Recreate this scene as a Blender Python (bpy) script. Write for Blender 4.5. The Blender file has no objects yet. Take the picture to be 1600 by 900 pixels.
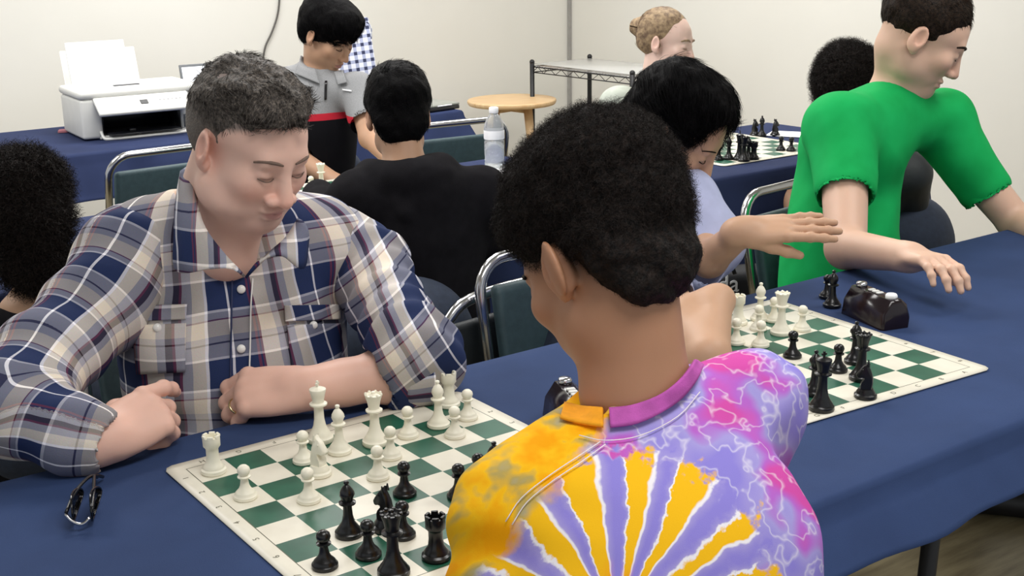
import bpy, bmesh, math, random
import numpy as np
from mathutils import Matrix, Vector
random.seed(7)
rng = np.random.default_rng(7)
SC = bpy.context.scene
COL = SC.collection

# ------------------------------------------------------------------ camera
CAM = np.array([-0.5762, -1.5743, 1.4618])
CM = np.array([[0.8238, 0.1734, -0.5397], [-0.5664, 0.2122, -0.7963], [-0.0235, 0.9617, 0.273]])
FPX = 1937.95
PX, PY = 732.0, 450.0
cd = bpy.data.cameras.new('camera')
cam = bpy.data.objects.new('camera', cd)
COL.objects.link(cam)
cd.sensor_width = 36.0
cd.lens = FPX / 1600 * 36
cd.shift_x = (800 - PX) / 1600
cd.clip_start = 0.05
mw = Matrix.Identity(4)
for r in range(3):
    for c in range(3):
        mw[r][c] = CM[r][c]
    mw[r][3] = CAM[r]
cam.matrix_world = mw
SC.camera = cam

# ------------------------------------------------------------------ world, lamps, exposure
w = bpy.data.worlds.new('world')
SC.world = w
w.use_nodes = True
w.node_tree.nodes['Background'].inputs[0].default_value = (0.93, 0.97, 1.0, 1)
w.node_tree.nodes['Background'].inputs[1].default_value = 0.50
def area(name, loc, size, energy, col=(1, .985, .965), rot=(0, 0, 0)):
    l = bpy.data.lights.new(name, 'AREA')
    l.shape = 'RECTANGLE'
    l.size, l.size_y = size
    l.energy = energy
    l.color = col
    o = bpy.data.objects.new(name, l)
    o.location = loc
    o.rotation_euler = rot
    COL.objects.link(o)
for i, (x, y, e) in enumerate([(0.2, -1.1, 20), (2.2, -0.6, 20), (0.9, 1.4, 26), (3.0, 2.2, 36), (-0.6, 2.7, 34), (1.6, 3.2, 36)]):
    area('ceiling_lamp', (x, y, 2.62), (1.2, 0.6), e)
SC.view_settings.view_transform = 'Standard'
SC.view_settings.look = 'None'
SC.view_settings.exposure = 0.27
SC.view_settings.gamma = 1.0
SC.view_settings.use_curve_mapping = False

# ------------------------------------------------------------------ pixel rays (surveying helpers)
def ray(x, y):
    return CM @ np.array([(x - PX) / FPX, -(y - PY) / FPX, -1.0])
def atz(x, y, z=.74):
    d = ray(x, y); return CAM + d * ((z - CAM[2]) / d[2])
def aty(x, y, Y):
    d = ray(x, y); return CAM + d * ((Y - CAM[1]) / d[1])
def atd(x, y, dep):
    return CAM + ray(x, y) * dep
V = lambda *a: np.array(a, float)

# ------------------------------------------------------------------ object helpers
def new_obj(name, mesh, mat=None, parent=None, smooth=True):
    o = bpy.data.objects.new(name, mesh)
    COL.objects.link(o)
    if mat is not None:
        for m in (mat if isinstance(mat, (list, tuple)) else [mat]):
            mesh.materials.append(m)
    if smooth:
        mesh.polygons.foreach_set('use_smooth', [True] * len(mesh.polygons))
    if parent is not None:
        o.parent = parent
        if parent.get('category') == 'person':      # figures are modelled in room coordinates
            o.location = -parent.location
    return o
def from_bm(name, bm, mat=None, parent=None, smooth=True, ang=None):
    me = bpy.data.meshes.new(name)
    bm.normal_update()
    if ang:
        for e in bm.edges:
            if len(e.link_faces) == 2 and e.calc_face_angle(0) > math.radians(ang):
                e.smooth = False
    bm.to_mesh(me); bm.free()
    return new_obj(name, me, mat, parent, smooth)
def thing(name, label, cat, loc=(0, 0, 0), rz=0, group=None):
    o = bpy.data.objects.new(name, None)
    COL.objects.link(o)
    o.location = loc; o.rotation_euler = (0, 0, rz)
    o.empty_display_size = .05
    return tag(o, label, cat, group)
def tag(o, label, cat, group=None, kind=None):
    o['label'] = label; o['category'] = cat
    if group: o['group'] = group
    if kind: o['kind'] = kind
    return o
def box(bm, lo, hi, bev=0, seg=2, M=None):
    r = bmesh.ops.create_cube(bm, size=1)
    vs = r['verts']
    for v in vs:
        v.co = Vector([(lo[i] + hi[i]) / 2 + v.co[i] * (hi[i] - lo[i]) for i in range(3)])
    es = list({e for v in vs for e in v.link_edges})
    if bev:
        rr = bmesh.ops.bevel(bm, geom=es, offset=bev, segments=seg, profile=.5, affect='EDGES')
        vs = list({v for f in rr['faces'] for v in f.verts} | {v for v in vs if v.is_valid})
    if M is not None:
        bmesh.ops.transform(bm, matrix=M, verts=[v for v in vs if v.is_valid])
    return vs
def tube(bm, pts, r, n=10, caps=True):
    """round tube through points; r is a number or a list"""
    pts = [Vector(p) for p in pts]
    rs = r if isinstance(r, (list, tuple)) else [r] * len(pts)
    rings = []
    up = None
    for i, p in enumerate(pts):
        t = (pts[min(i + 1, len(pts) - 1)] - pts[max(i - 1, 0)]).normalized()
        if up is None:
            up = t.orthogonal().normalized()
        up = (up - t * up.dot(t)).normalized()
        s = t.cross(up)
        rings.append([bm.verts.new(p + (up * math.cos(a) + s * math.sin(a)) * rs[i]) for a in [2 * math.pi * k / n for k in range(n)]])
    for a, b in zip(rings, rings[1:]):
        for k in range(n):
            bm.faces.new((a[k], a[(k + 1) % n], b[(k + 1) % n], b[k]))
    if caps:
        bm.faces.new(rings[0][::-1]); bm.faces.new(rings[-1])
def lathe(bm, prof, n=24, c=(0, 0, 0)):
    rings = []
    for r, z in prof:
        rings.append([bm.verts.new((c[0] + r * math.cos(2 * math.pi * k / n), c[1] + r * math.sin(2 * math.pi * k / n), c[2] + z)) for k in range(n)] if r > 1e-6 else [bm.verts.new((c[0], c[1], c[2] + z))])
    for a, b in zip(rings, rings[1:]):
        for k in range(n):
            k2 = (k + 1) % n
            if len(a) == 1 and len(b) == 1: continue
            if len(a) == 1: bm.faces.new((a[0], b[k2], b[k]))
            elif len(b) == 1: bm.faces.new((a[k], a[k2], b[0]))
            else: bm.faces.new((a[k], a[k2], b[k2], b[k]))
def smooth_path(pts, n=6):
    """Catmull-Rom through the points"""
    P = [np.array(p, float) for p in pts]
    P = [2 * P[0] - P[1]] + P + [2 * P[-1] - P[-2]]
    out = []
    for i in range(1, len(P) - 2):
        for k in range(n):
            t = k / n
            out.append(.5 * ((2 * P[i]) + (P[i + 1] - P[i - 1]) * t + (2 * P[i - 1] - 5 * P[i] + 4 * P[i + 1] - P[i + 2]) * t * t + (3 * P[i] - P[i - 1] - 3 * P[i + 1] + P[i + 2]) * t ** 3))
    out.append(P[-2])
    return out

# ------------------------------------------------------------------ materials
def srgb(h):
    h = h.lstrip('#')
    c = [int(h[i:i + 2], 16) / 255 for i in (0, 2, 4)]
    return tuple([x / 12.92 if x <= .04045 else ((x + .055) / 1.055) ** 2.4 for x in c]) + (1,)
class NT:
    def __init__(s, name):
        s.m = bpy.data.materials.new(name); s.m.use_nodes = True
        s.t = s.m.node_tree; s.b = s.t.nodes['Principled BSDF']
    def n(s, typ, **kw):
        o = s.t.nodes.new('ShaderNode' + typ)
        for k, v in kw.items():
            if k.startswith('i_'):
                key = k[2:]
                o.inputs[int(key) if key.isdigit() else key].default_value = v
            else: setattr(o, k, v)
        return o
    def l(s, a, b): s.t.links.new(a, b)
    def math(s, op, a, b=None, c=None):
        o = s.n('Math', operation=op)
        for i, x in enumerate((a, b, c)):
            if x is None: continue
            if isinstance(x, (int, float)): o.inputs[i].default_value = x
            else: s.l(x, o.inputs[i])
        return o.outputs[0]
    def ramp(s, fac, stops, interp='LINEAR'):
        o = s.n('ValToRGB'); cr = o.color_ramp; cr.interpolation = interp
        while len(cr.elements) < len(stops): cr.elements.new(.5)
        for e, (p, c) in zip(cr.elements, stops):
            e.position = p; e.color = c
        s.l(fac, o.inputs[0]); return o.outputs[0]
    def mix(s, fac, a, b, mode='MIX'):
        o = s.n('Mix', data_type='RGBA', blend_type=mode)
        for sock, x in ((o.inputs[0], fac), (o.inputs[6], a), (o.inputs[7], b)):
            if isinstance(x, (int, float)): sock.default_value = x
            elif isinstance(x, tuple): sock.default_value = x
            else: s.l(x, sock)
        return o.outputs[2]
    def noise(s, scale, detail=3, vec=None, rough=.5, dist=0):
        o = s.n('TexNoise'); o.inputs['Scale'].default_value = scale; o.inputs['Detail'].default_value = detail
        o.inputs['Roughness'].default_value = rough; o.inputs['Distortion'].default_value = dist
        if vec is None:
            if not hasattr(s, 'tc'): s.tc = s.n('TexCoord')
            vec = s.tc.outputs['Object']
        s.l(vec, o.inputs['Vector']); return o.outputs[0]
    def bump(s, h, strength=.3, dist=.002):
        o = s.n('Bump'); o.inputs['Strength'].default_value = strength; o.inputs['Distance'].default_value = dist
        s.l(h, o.inputs['Height']); s.l(o.outputs[0], s.b.inputs['Normal'])
    def set(s, **kw):
        for k, v in kw.items():
            key = {'rough': 'Roughness', 'metal': 'Metallic', 'col': 'Base Color', 'spec': 'Specular IOR Level', 'trans': 'Transmission Weight', 'ior': 'IOR', 'sss': 'Subsurface Weight', 'sheen': 'Sheen Weight', 'coat': 'Coat Weight'}[k]
            if isinstance(v, (int, float, tuple)): s.b.inputs[key].default_value = v
            else: s.l(v, s.b.inputs[key])
        return s
def plain(name, hexc, rough=.5, var=.06, scale=30, bump=.0, bscale=200, metal=0, spec=.5, **kw):
    t = NT(name); c = srgb(hexc)
    nz = t.noise(scale, 4)
    dk = tuple(x * (1 - var) for x in c[:3]) + (1,); lt = tuple(min(1, x * (1 + var)) for x in c[:3]) + (1,)
    t.set(col=t.ramp(nz, [(.35, dk), (.65, lt)]), rough=rough, metal=metal, spec=spec, **kw)
    if bump: t.bump(t.noise(bscale, 3), bump, .001)
    return t.m
MW = plain('white_paint', '#dddbd3', .85, .015, 2, .15, 150)
def wallmat():
    t = NT('wall_paint')
    t.set(col=t.ramp(t.noise(1.3, 3), [(.3, srgb('#dcdad2')), (.7, srgb('#e1dfd8'))]), rough=.75)
    t.bump(t.noise(220, 3), .12, .001); return t.m
M_wall = wallmat()
def floormat():
    t = NT('vinyl_floor'); tc = t.n('TexCoord')
    mp = t.n('Mapping'); mp.inputs['Scale'].default_value = (1.2, 9, 1); t.l(tc.outputs['Object'], mp.inputs[0])
    n = t.noise(4, 6, mp.outputs[0], .6)
    t.set(col=t.ramp(n, [(.3, srgb('#6d6148')), (.7, srgb('#978b6c'))]), rough=.45); return t.m
M_floor = floormat()
def clothmat(name, hexc):
    t = NT(name); c = srgb(hexc); n = t.noise(6, 5)
    t.set(col=t.ramp(n, [(.3, tuple(x * .85 for x in c[:3]) + (1,)), (.7, tuple(x * 1.12 for x in c[:3]) + (1,))]), rough=.85, spec=.15)
    tc = t.tc; wv = t.n('TexNoise'); wv.inputs['Scale'].default_value = 900; t.l(tc.outputs['Object'], wv.inputs[0])
    t.bump(wv.outputs[0], .35, .0008); return t.m
M_blue = clothmat('navy_tablecloth', '#324369')
M_blue2 = clothmat('dark_navy_tablecloth', '#2a3455')
M_chrome = plain('chrome', '#c9c9cc', .18, .02, 40, metal=1)
M_teal = plain('teal_vinyl', '#3c5258', .55, .10, 60, .5, 500)
M_tealdk = plain('charcoal_vinyl', '#23282b', .6, .08, 60, .4, 500)
M_black = plain('black_plastic', '#0e0e11', .28, .05, 50)
M_wp = plain('cream_plastic', '#f4efdc', .38, .02, 50)
M_blackmat = plain('black_metal', '#17171a', .5, .05, 50)
M_wood = None
def woodmat():
    t = NT('light_wood'); tc = t.n('TexCoord')
    mp = t.n('Mapping'); mp.inputs['Scale'].default_value = (3, 30, 3); t.l(tc.outputs['Object'], mp.inputs[0])
    n = t.noise(3, 5, mp.outputs[0]); t.set(col=t.ramp(n, [(.3, srgb('#d8b080')), (.7, srgb('#e9cb9f'))]), rough=.45); return t.m
M_wood = woodmat()
M_paper = plain('paper', '#f3f4f6', .8, .01, 20)
M_prn = plain('printer_white', '#dcdcd8', .45, .02, 20)
M_prndk = plain('printer_black', '#15161a', .3, .05, 20)
M_screen = NT('laptop_screen'); M_screen.set(col=srgb('#e8ecf2'), rough=.3); M_screen.b.inputs['Emission Color'].default_value = srgb('#f4f7ff'); M_screen.b.inputs['Emission Strength'].default_value = .55; M_screen = M_screen.m

# ------------------------------------------------------------------ setting
YB, XR, H = 4.3, 4.18, 2.75
def slab(name, lo, hi, mat):
    bm = bmesh.new(); box(bm, lo, hi); o = from_bm(name, bm, mat, smooth=False); o['kind'] = 'structure'; return o
slab('floor', (-3.6, -3.2, -.06), (XR, YB, 0), M_floor)
slab('wall_back', (-3.6, YB, 0), (XR + .12, YB + .12, H), M_wall)
slab('wall_right', (XR, -3.2, 0), (XR + .12, YB, H), M_wall)
slab('ceiling', (-3.6, -3.2, H), (XR, YB, H + .06), MW)
M_base = plain('baseboard_paint', '#4a4540', .6)
slab('baseboard_back', (-3.6, YB - .015, 0), (XR, YB, .10), M_base)
slab('baseboard_right', (XR - .015, -3.2, 0), (XR, YB - .015, .10), M_base)
# thin strip, darker grey than the walls, along the line where they meet
slab('corner_strip', (XR - .02, YB - .02, .1), (XR - .002, YB - .002, H), plain('corner_grey', '#9a9894', .6))

# ------------------------------------------------------------------ tables and cloths
def folding_table(label, x0, x1, y0, y1, z=.735, group=None):
    t = thing('folding_table', label, 'table', ((x0 + x1) / 2, (y0 + y1) / 2, 0), 0, group)
    hx, hy = (x1 - x0) / 2 - .004, (y1 - y0) / 2 - .004
    bm = bmesh.new(); box(bm, (-hx, -hy, z - .03), (hx, hy, z), .006); from_bm('tabletop', bm, M_prn, t)
    for sx in (-1, 1):
        for sy in (-1, 1):
            bm = bmesh.new(); tube(bm, [(sx * (hx - .2), sy * (hy - .08), z - .03), (sx * (hx - .16), sy * (hy - .08), 0)], .014); from_bm('leg', bm, M_blackmat, t)
        bm = bmesh.new(); tube(bm, [(sx * (hx - .18), -(hy - .08), .3), (sx * (hx - .18), hy - .08, .3)], .009); from_bm('crossbar', bm, M_blackmat, t)
    return t
def cloth(name, label, x0, x1, y0, y1, drop, mat, z=.74, wav=.012, seed=0, near=None):
    """draped cloth: a top sheet with rounded edges and a wavy skirt"""
    nx = int((x1 - x0) / .03); ny = int((y1 - y0) / .03)
    bm = bmesh.new()
    per = []
    xs = np.linspace(x0, x1, nx + 1); ys = np.linspace(y0, y1, ny + 1)
    r2 = random.Random(seed)
    ph = [r2.uniform(0, 6) for _ in range(4)]
    def topz(x, y): return z + .0006 * math.sin(9 * x + ph[0]) * math.sin(8 * y + ph[1])
    g = [[bm.verts.new((x, y, topz(x, y))) for x in xs] for y in ys]
    for j in range(ny):
        for i in range(nx): bm.faces.new((g[j][i], g[j][i + 1], g[j + 1][i + 1], g[j + 1][i]))
    loop = [g[0][i] for i in range(nx + 1)] + [g[j][nx] for j in range(1, ny + 1)] + [g[ny][i] for i in range(nx - 1, -1, -1)] + [g[j][0] for j in range(ny - 1, 0, -1)]
    cx, cy = (x0 + x1) / 2, (y0 + y1) / 2
    prev = loop; N = len(loop)
    levels = [(.006, .003), (.010, .010), (.013, .03)] + [(.014 + .05 * k / 8, .03 + (drop - .03) * k / 8) for k in range(1, 9)]
    for out, dn0 in levels:
        cur = []
        for k, v in enumerate(loop):
            x, y = v.co.x, v.co.y
            dn = dn0 if (near is None or y > y0 + .03 or dn0 <= .03) else .03 + (dn0 - .03) * (near - .03) / (drop - .03)
            nxn = (-1 if x <= x0 + 1e-6 else 1 if x >= x1 - 1e-6 else 0); nyn = (-1 if y <= y0 + 1e-6 else 1 if y >= y1 - 1e-6 else 0)
            s = k * .03
            amp = wav * min(1, dn / .15)
            wv = amp * (math.sin(s * 14 + ph[2]) + .6 * math.sin(s * 31 + ph[3]) + .4 * math.sin(s * 5.3))
            o = out + wv * (1 if dn > .03 else 0) + amp
            zz = z - dn - (.01 * math.sin(s * 7 + ph[1]) if dn > drop * .9 else 0)
            cur.append(bm.verts.new((x + nxn * o, y + nyn * o, zz)))
        for k in range(N):
            bm.faces.new((prev[k], prev[(k + 1) % N], cur[(k + 1) % N], cur[k])[::-1])
        prev = cur
    bmesh.ops.recalc_face_normals(bm, faces=bm.faces)
    o = from_bm(name, bm, mat)
    sm = o.modifiers.new('thickness', 'SOLIDIFY'); sm.thickness = .0012; sm.offset = -1
    tag(o, label, 'tablecloth'); return o
folding_table('folding table under the navy cloth in the foreground, left half', -.95, .82, -.59, .12, group='folding tables of the front row')
folding_table('folding table under the navy cloth in the foreground, right half', .83, 2.62, -.59, .12, group='folding tables of the front row')
cloth('tablecloth', 'navy blue cloth over the long foreground table under the two green chess mats', -.96, 2.64, -.595, .125, .12, M_blue, seed=3, near=.075)
folding_table('folding table under the navy cloth where the boy in black sits', -.55, 1.87, 1.16, 1.79)
cloth('tablecloth', 'dark blue cloth on the table with the water bottle, behind the plaid-shirt man', -.56, 1.88, 1.15, 1.80, .35, M_blue2, seed=5)
folding_table('folding table under the navy cloth of the far right chess game', 2.09, 3.06, 1.07, 1.72)
cloth('tablecloth', 'navy cloth hanging low on the far right table before the girl with the bun', 2.08, 3.08, 1.06, 1.73, .5, M_blue2, seed=8)
folding_table('folding table under the printer by the back wall', -.30, 1.75, 2.93, 3.62)
cloth('tablecloth', 'navy cloth under the white printer at the left', -.31, 2.42, 2.88, 3.63, .17, M_blue2, seed=11)
# ------------------------------------------------------------------ chairs
def chair(label, x, y, rz, group='padded chairs with chrome tube frames', back=None, z0=0, top=.80):
    t = thing('padded_chair', label, 'chair', (x, y, z0), rz, group)
    W = .225; pad = back or M_teal
    arc = []
    for k in range(7):
        a = math.pi / 2 * k / 6
        arc.append((-W + .075 * (1 - math.cos(a)), 0, top - .075 * (1 - math.sin(a))))
    yb = lambda z: -.24 + (top - z) * .20
    half = [(-W, yb(.44), .44)] + [(px, yb(pz), pz) for px, _, pz in arc]
    full = half + [(-p[0], p[1], p[2]) for p in half[::-1]]
    bm = bmesh.new(); tube(bm, full, .0125, 12); from_bm('back_frame', bm, M_chrome, t)
    bm = bmesh.new(); box(bm, (-.20, -.018, .46), (.20, .018, top - .055), .014, 3)
    for v in bm.verts: v.co.y += yb(v.co.z) + .012 - .018 * (1 - (v.co.x / .2) ** 2)
    from_bm('backrest', bm, pad, t)
    bm = bmesh.new(); box(bm, (-.205, -.17, .43), (.205, .24, .475), .018, 3); from_bm('seat', bm, pad, t)
    for s in (-1, 1):
        bm = bmesh.new(); tube(bm, [(s * W, yb(.44), .44), (s * W, -.02, .30), (s * W, .25, .0)], .0115); from_bm('leg', bm, M_chrome, t)
        bm = bmesh.new(); tube(bm, [(s * (W - .02), .20, .42), (s * (W - .02), -.30, 0)], .0115); from_bm('leg', bm, M_chrome, t)
    bm = bmesh.new(); tube(bm, [(-W, .2, .06), (W, .2, .06)], .008); from_bm('stretcher', bm, M_chrome, t)
    bm = bmesh.new(); tube(bm, [(-W + .02, -.25, .05), (W - .02, -.25, .05)], .008); from_bm('stretcher', bm, M_chrome, t)
    return t
chair('teal padded chair with chrome frame between the plaid man and the tie-dye boy', 1.085, .275, math.pi)
chair('teal padded chair with chrome frame left of the plaid man, below the printer', 0.92, 2.62, .03)
chair('teal padded chair with chrome frame behind the water bottle', 1.98, 2.46, -.12)
chair('dark teal chair with chrome frame behind the man in green', 2.02, .41, math.pi + .12)
chair('teal padded chair under the seated plaid-shirt man', .27, .40, math.pi)
# ------------------------------------------------------------------ chess mats
SQ = .057
def matmat():
    t = NT('roll_up_board_vinyl'); tc = t.n('TexCoord'); sp = t.n('SeparateXYZ'); t.l(tc.outputs['Object'], sp.inputs[0])
    def cell(o): return t.math('FLOOR', t.math('DIVIDE', o, SQ))
    X, Y = sp.outputs[0], sp.outputs[1]
    par = t.math('MODULO', t.math('ADD', t.math('ADD', cell(X), cell(t.math('MULTIPLY', Y, -1))), 20), 2)
    ax = t.math('ABSOLUTE', t.math('SUBTRACT', X, 4 * SQ)); ay = t.math('ABSOLUTE', t.math('ADD', Y, 4 * SQ))
    mx = t.math('MAXIMUM', ax, ay)
    inside = t.math('LESS_THAN', mx, 4 * SQ)
    line = t.math('MULTIPLY', t.math('LESS_THAN', mx, 4 * SQ + .0012), t.math('GREATER_THAN', mx, 4 * SQ - .0002))
    cream = t.ramp(t.noise(25, 3), [(.3, srgb('#e2dccb')), (.7, srgb('#e9e4d4'))])
    green = t.ramp(t.noise(18, 3), [(.3, srgb('#1f5240')), (.7, srgb('#2b6650'))])
    c = t.mix(t.math('MULTIPLY', inside, par), cream, green)
    c = t.mix(line, c, srgb('#5c5c48'))
    t.set(col=c, rough=.36, spec=.4); t.bump(t.noise(60, 2), .08, .001); return t.m
M_mat = matmat()
M_ink = plain('print_ink', '#6f6c5a', .6)
def text_mesh(s, size, align='CENTER', ext=0.0001):
    cu = bpy.data.curves.new('t', 'FONT'); cu.body = s; cu.size = size; cu.align_x = align; cu.align_y = 'CENTER'; cu.extrude = ext
    o = bpy.data.objects.new('t', cu); COL.objects.link(o)
    dg = bpy.context.evaluated_depsgraph_get(); me = bpy.data.meshes.new_from_object(o.evaluated_get(dg))
    bpy.data.objects.remove(o); bpy.data.curves.remove(cu); return me
GL = {ch: text_mesh(ch, .012) for ch in 'ABCDEFGH12345678'}
for g_ in GL.values(): g_.materials.append(M_ink)
def lettering(parent, z, name='square_lettering'):
    def put(ch, x, y, rz):
        o = bpy.data.objects.new('square_letter', GL[ch]); COL.objects.link(o); o.parent = parent; o.location = (x, y, z); o.rotation_euler = (0, 0, rz)
    for i in range(8):
        put('HGFEDCBA'[i], (i + .5) * SQ, .0125, math.pi); put('HGFEDCBA'[i], (i + .5) * SQ, -8 * SQ - .0125, 0)
        put('12345678'[i], -.0125, -(i + .5) * SQ, math.pi / 2); put('12345678'[i], 8 * SQ + .0125, -(i + .5) * SQ, -math.pi / 2)
def chess_mat(label, ox, oy, rz, z=.7415, letters=True, ripple=0.0, group=None):
    root = thing('chess_mat', label, 'chess board', (ox, oy, z), rz, group)
    bm = bmesh.new(); m = .026; n = 36; L = 8 * SQ + 2 * m; R = .016
    g = []
    for j in range(n + 1):
        row = []
        for i in range(n + 1):
            x = L * i / n; y = L * j / n
            # rounded corners: slide the corner verts onto the arc
            dx = min(x, L - x); dy = min(y, L - y)
            if dx < R and dy < R:
                d = math.hypot(R - dx, R - dy)
                if d > R:
                    k = R / d; nx_, ny_ = R - (R - dx) * k, R - (R - dy) * k
                    x = nx_ if x < L / 2 else L - nx_; y = ny_ if y < L / 2 else L - ny_
            zz = ripple * max(0, math.exp(-((L - x) / .1) ** 2) * math.exp(-(y / .06) ** 2))
            row.append(bm.verts.new((x - m, m - y, .0016 + zz)))
        g.append(row)
    for j in range(n):
        for i in range(n): bm.faces.new((g[j][i], g[j + 1][i], g[j + 1][i + 1], g[j][i + 1]))
    bmesh.ops.recalc_face_normals(bm, faces=bm.faces)
    for f in bm.faces:
        if f.normal.z < 0: f.normal_flip()
    o = from_bm('vinyl_sheet', bm, M_mat, root)
    s = o.modifiers.new('thickness', 'SOLIDIFY'); s.thickness = .0014; s.offset = -1
    if letters: lettering(root, .0018)
    return root
chess_mat('green and cream roll-up chess board nearest the camera, between plaid man and tie-dye boy', 0, 0, 0)
B2 = V(1.252, .0395); A2 = -.060
B2o = B2 - 8 * SQ * V(math.cos(A2), math.sin(A2))
chess_mat('green and cream roll-up chess board at the right, beyond the tie-dye shoulder', B2o[0], B2o[1], A2)
B3 = atz(1140, 261, .742)
chess_mat('green and cream roll-up chess board on the far right table by the wall', B3[0] + .03, B3[1] + .5, -.02)
B4 = atz(452, 290, .742)
chess_mat('cream chess board corner glimpsed between the plaid shoulder and the boy in black', .86, 1.77, .05, letters=False)

# ------------------------------------------------------------------ chess pieces (lathe profiles in mm)
PROF = {
 'pawn': [(0, 0), (15, 0), (16.2, 1.5), (16, 5), (13.8, 7), (13.6, 8.5), (12, 10.5), (8.5, 14), (6.2, 19), (5.2, 26), (5.2, 29), (8.8, 30.5), (9, 32), (5.6, 33.5), (7.6, 36), (8.9, 40), (7.9, 44.2), (4.6, 47.3), (0, 48.5)],
 'rook': [(0, 0), (16.6, 0), (18, 1.6), (17.8, 6), (15.2, 8), (15, 10), (12.5, 13), (9.8, 18), (8.8, 26), (8.8, 36), (10.5, 39), (12.2, 41), (12.4, 51), (12.4, 54), (9.2, 54), (9, 48.5), (0, 48.5)],
 'bishop': [(0, 0), (16.2, 0), (17.8, 1.6), (17.6, 6), (15, 8), (14.5, 10), (11.5, 14), (8.2, 19), (6.2, 28), (5.6, 39), (6, 42), (10.6, 43.5), (10.8, 45.5), (7, 47), (7.4, 50), (9.4, 55), (8.6, 60), (5.6, 65.5), (3, 68), (2.2, 69), (3.6, 71), (3.2, 73.5), (0, 75)],
 'queen': [(0, 0), (18.2, 0), (19.6, 1.8), (19.4, 7), (16.8, 9), (16.2, 11.5), (12.8, 16), (9.2, 23), (7.2, 33), (6.6, 47), (7, 51), (12.4, 52.6), (12.6, 54.8), (8.2, 56.6), (8.4, 60), (10, 68), (12.6, 76), (13, 78.4), (10.6, 78.8), (9.4, 77), (5, 78.5), (3.4, 80), (3.2, 82.4), (0, 84)],
 'king': [(0, 0), (18.6, 0), (20, 1.8), (19.8, 7.5), (17.2, 9.5), (16.6, 12), (13.2, 17), (9.6, 25), (7.6, 36), (7, 52), (7.4, 56), (13, 57.8), (13.2, 60.2), (8.6, 62), (8.8, 66), (10.6, 74), (12.6, 81), (12.2, 82.6), (8, 84.6), (3, 86), (0, 86.4)],
 'knight': [(0, 0), (16.2, 0), (17.8, 1.6), (17.6, 6), (15, 8), (14.6, 10), (12.4, 13.5), (11.2, 16), (0, 16.5)],
}
PM = {}
def piece_mesh(kind):
    bm = bmesh.new()
    lathe(bm, [(r / 1000, z / 1000) for r, z in PROF[kind]], 24)
    if kind == 'rook':   # six merlons on the rim
        for k in range(6):
            a = k * math.pi / 3
            box(bm, (.0086, -.0042, .053), (.0124, .0042, .0572), .0006, 1, M=Matrix.Rotation(a, 4, 'Z'))
    if kind == 'queen':
        for k in range(8):
            a = k * math.pi / 4; bmesh.ops.create_icosphere(bm, subdivisions=1, radius=.0026, matrix=Matrix.Translation((.0117 * math.cos(a), .0117 * math.sin(a), .0788)))
    if kind == 'bishop':  # slanted slit shown as a raised lip
        tube(bm, [(.0093, -.002, .0535), (.0094, .0, .0575), (.0082, .002, .0612)], .0009, 6)
    if kind == 'knight':  # horse head, extruded outline with a rounded section
        out = [(-9.5, 16), (-10.5, 24), (-10, 33), (-8, 42), (-5, 49), (-2, 54), (-1, 60.5), (1.5, 56), (5, 54), (9, 49), (13.5, 42.5), (16.2, 37.5), (15, 34), (11.5, 33), (8, 34.5), (3.6, 34), (3.2, 31), (7, 26), (9.2, 21), (9.5, 16)]
        layers = []
        for yy, s in ((-6.4, .80), (-4.6, .94), (0, 1.0), (4.6, .94), (6.4, .80)):
            cx, cz = 1.0, 35
            layers.append([bm.verts.new((((x - cx) * s + cx) / 1000, (yy * (1.25 if z < 30 else 1.0 - .25 * max(0, (z - 40) / 20))) / 1000, ((z - cz) * (s if z > 20 else 1) + cz) / 1000)) for x, z in out])
        n = len(out)
        for a, b in zip(layers, layers[1:]):
            for k in range(n): bm.faces.new((a[k], a[(k + 1) % n], b[(k + 1) % n], b[k]))
        bm.faces.new(layers[0]); bm.faces.new(layers[-1][::-1])
        for s in (-1, 1):
            tube(bm, [(-.002, s * .004, .053), (-.001, s * .0055, .0615)], [.0026, .0008], 6)
            bmesh.ops.create_icosphere(bm, subdivisions=1, radius=.0014, matrix=Matrix.Translation((.0055, s * .0058, .0475)))
    bmesh.ops.recalc_face_normals(bm, faces=bm.faces)
    me = bpy.data.meshes.new(kind)
    for e in bm.edges:
        if len(e.link_faces) == 2 and e.calc_face_angle(0) > math.radians(40): e.smooth = False
    bm.to_mesh(me); bm.free(); me.polygons.foreach_set('use_smooth', [True] * len(me.polygons)); return me
def cross_mesh():
    bm = bmesh.new()
    box(bm, (-.0016, -.0016, .0855), (.0016, .0016, .0955), .0005, 1); box(bm, (-.0046, -.0016, .0895), (.0046, .0016, .0925), .0005, 1)
    me = bpy.data.meshes.new('cross'); bm.to_mesh(me); bm.free(); return me
for k in PROF: PM[k] = piece_mesh(k)
CROSS = cross_mesh()
def piece(color, kind, pos, label, rz=0.0, group=None, tilt=None):
    key = (color, kind)
    if key not in PM:
        me = PM[kind].copy(); me.materials.append(M_wp if color == 'white' else M_black); PM[key] = me
        if kind == 'king':
            c = CROSS.copy(); c.materials.append(M_wp if color == 'white' else M_black); PM[(color, 'cross')] = c
    o = bpy.data.objects.new('chess_' + kind, PM[key]); COL.objects.link(o)
    o.location = pos; o.rotation_euler = (tilt or (0, 0, rz))
    if kind == 'king':
        c = bpy.data.objects.new('cross', PM[(color, 'cross')]); COL.objects.link(c); c.parent = o; c.rotation_euler = (0, 0, .7)
    tag(o, label, 'chess piece', group or 'chess pieces'); return o
ZM = .7431
def P(color, kind, px, py, label, rz=0, z=ZM, group=None):
    q = atz(px, py, z); return piece(color, kind, (q[0], q[1], z), label, rz, group)
G1 = 'pieces on the nearest board'
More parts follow.
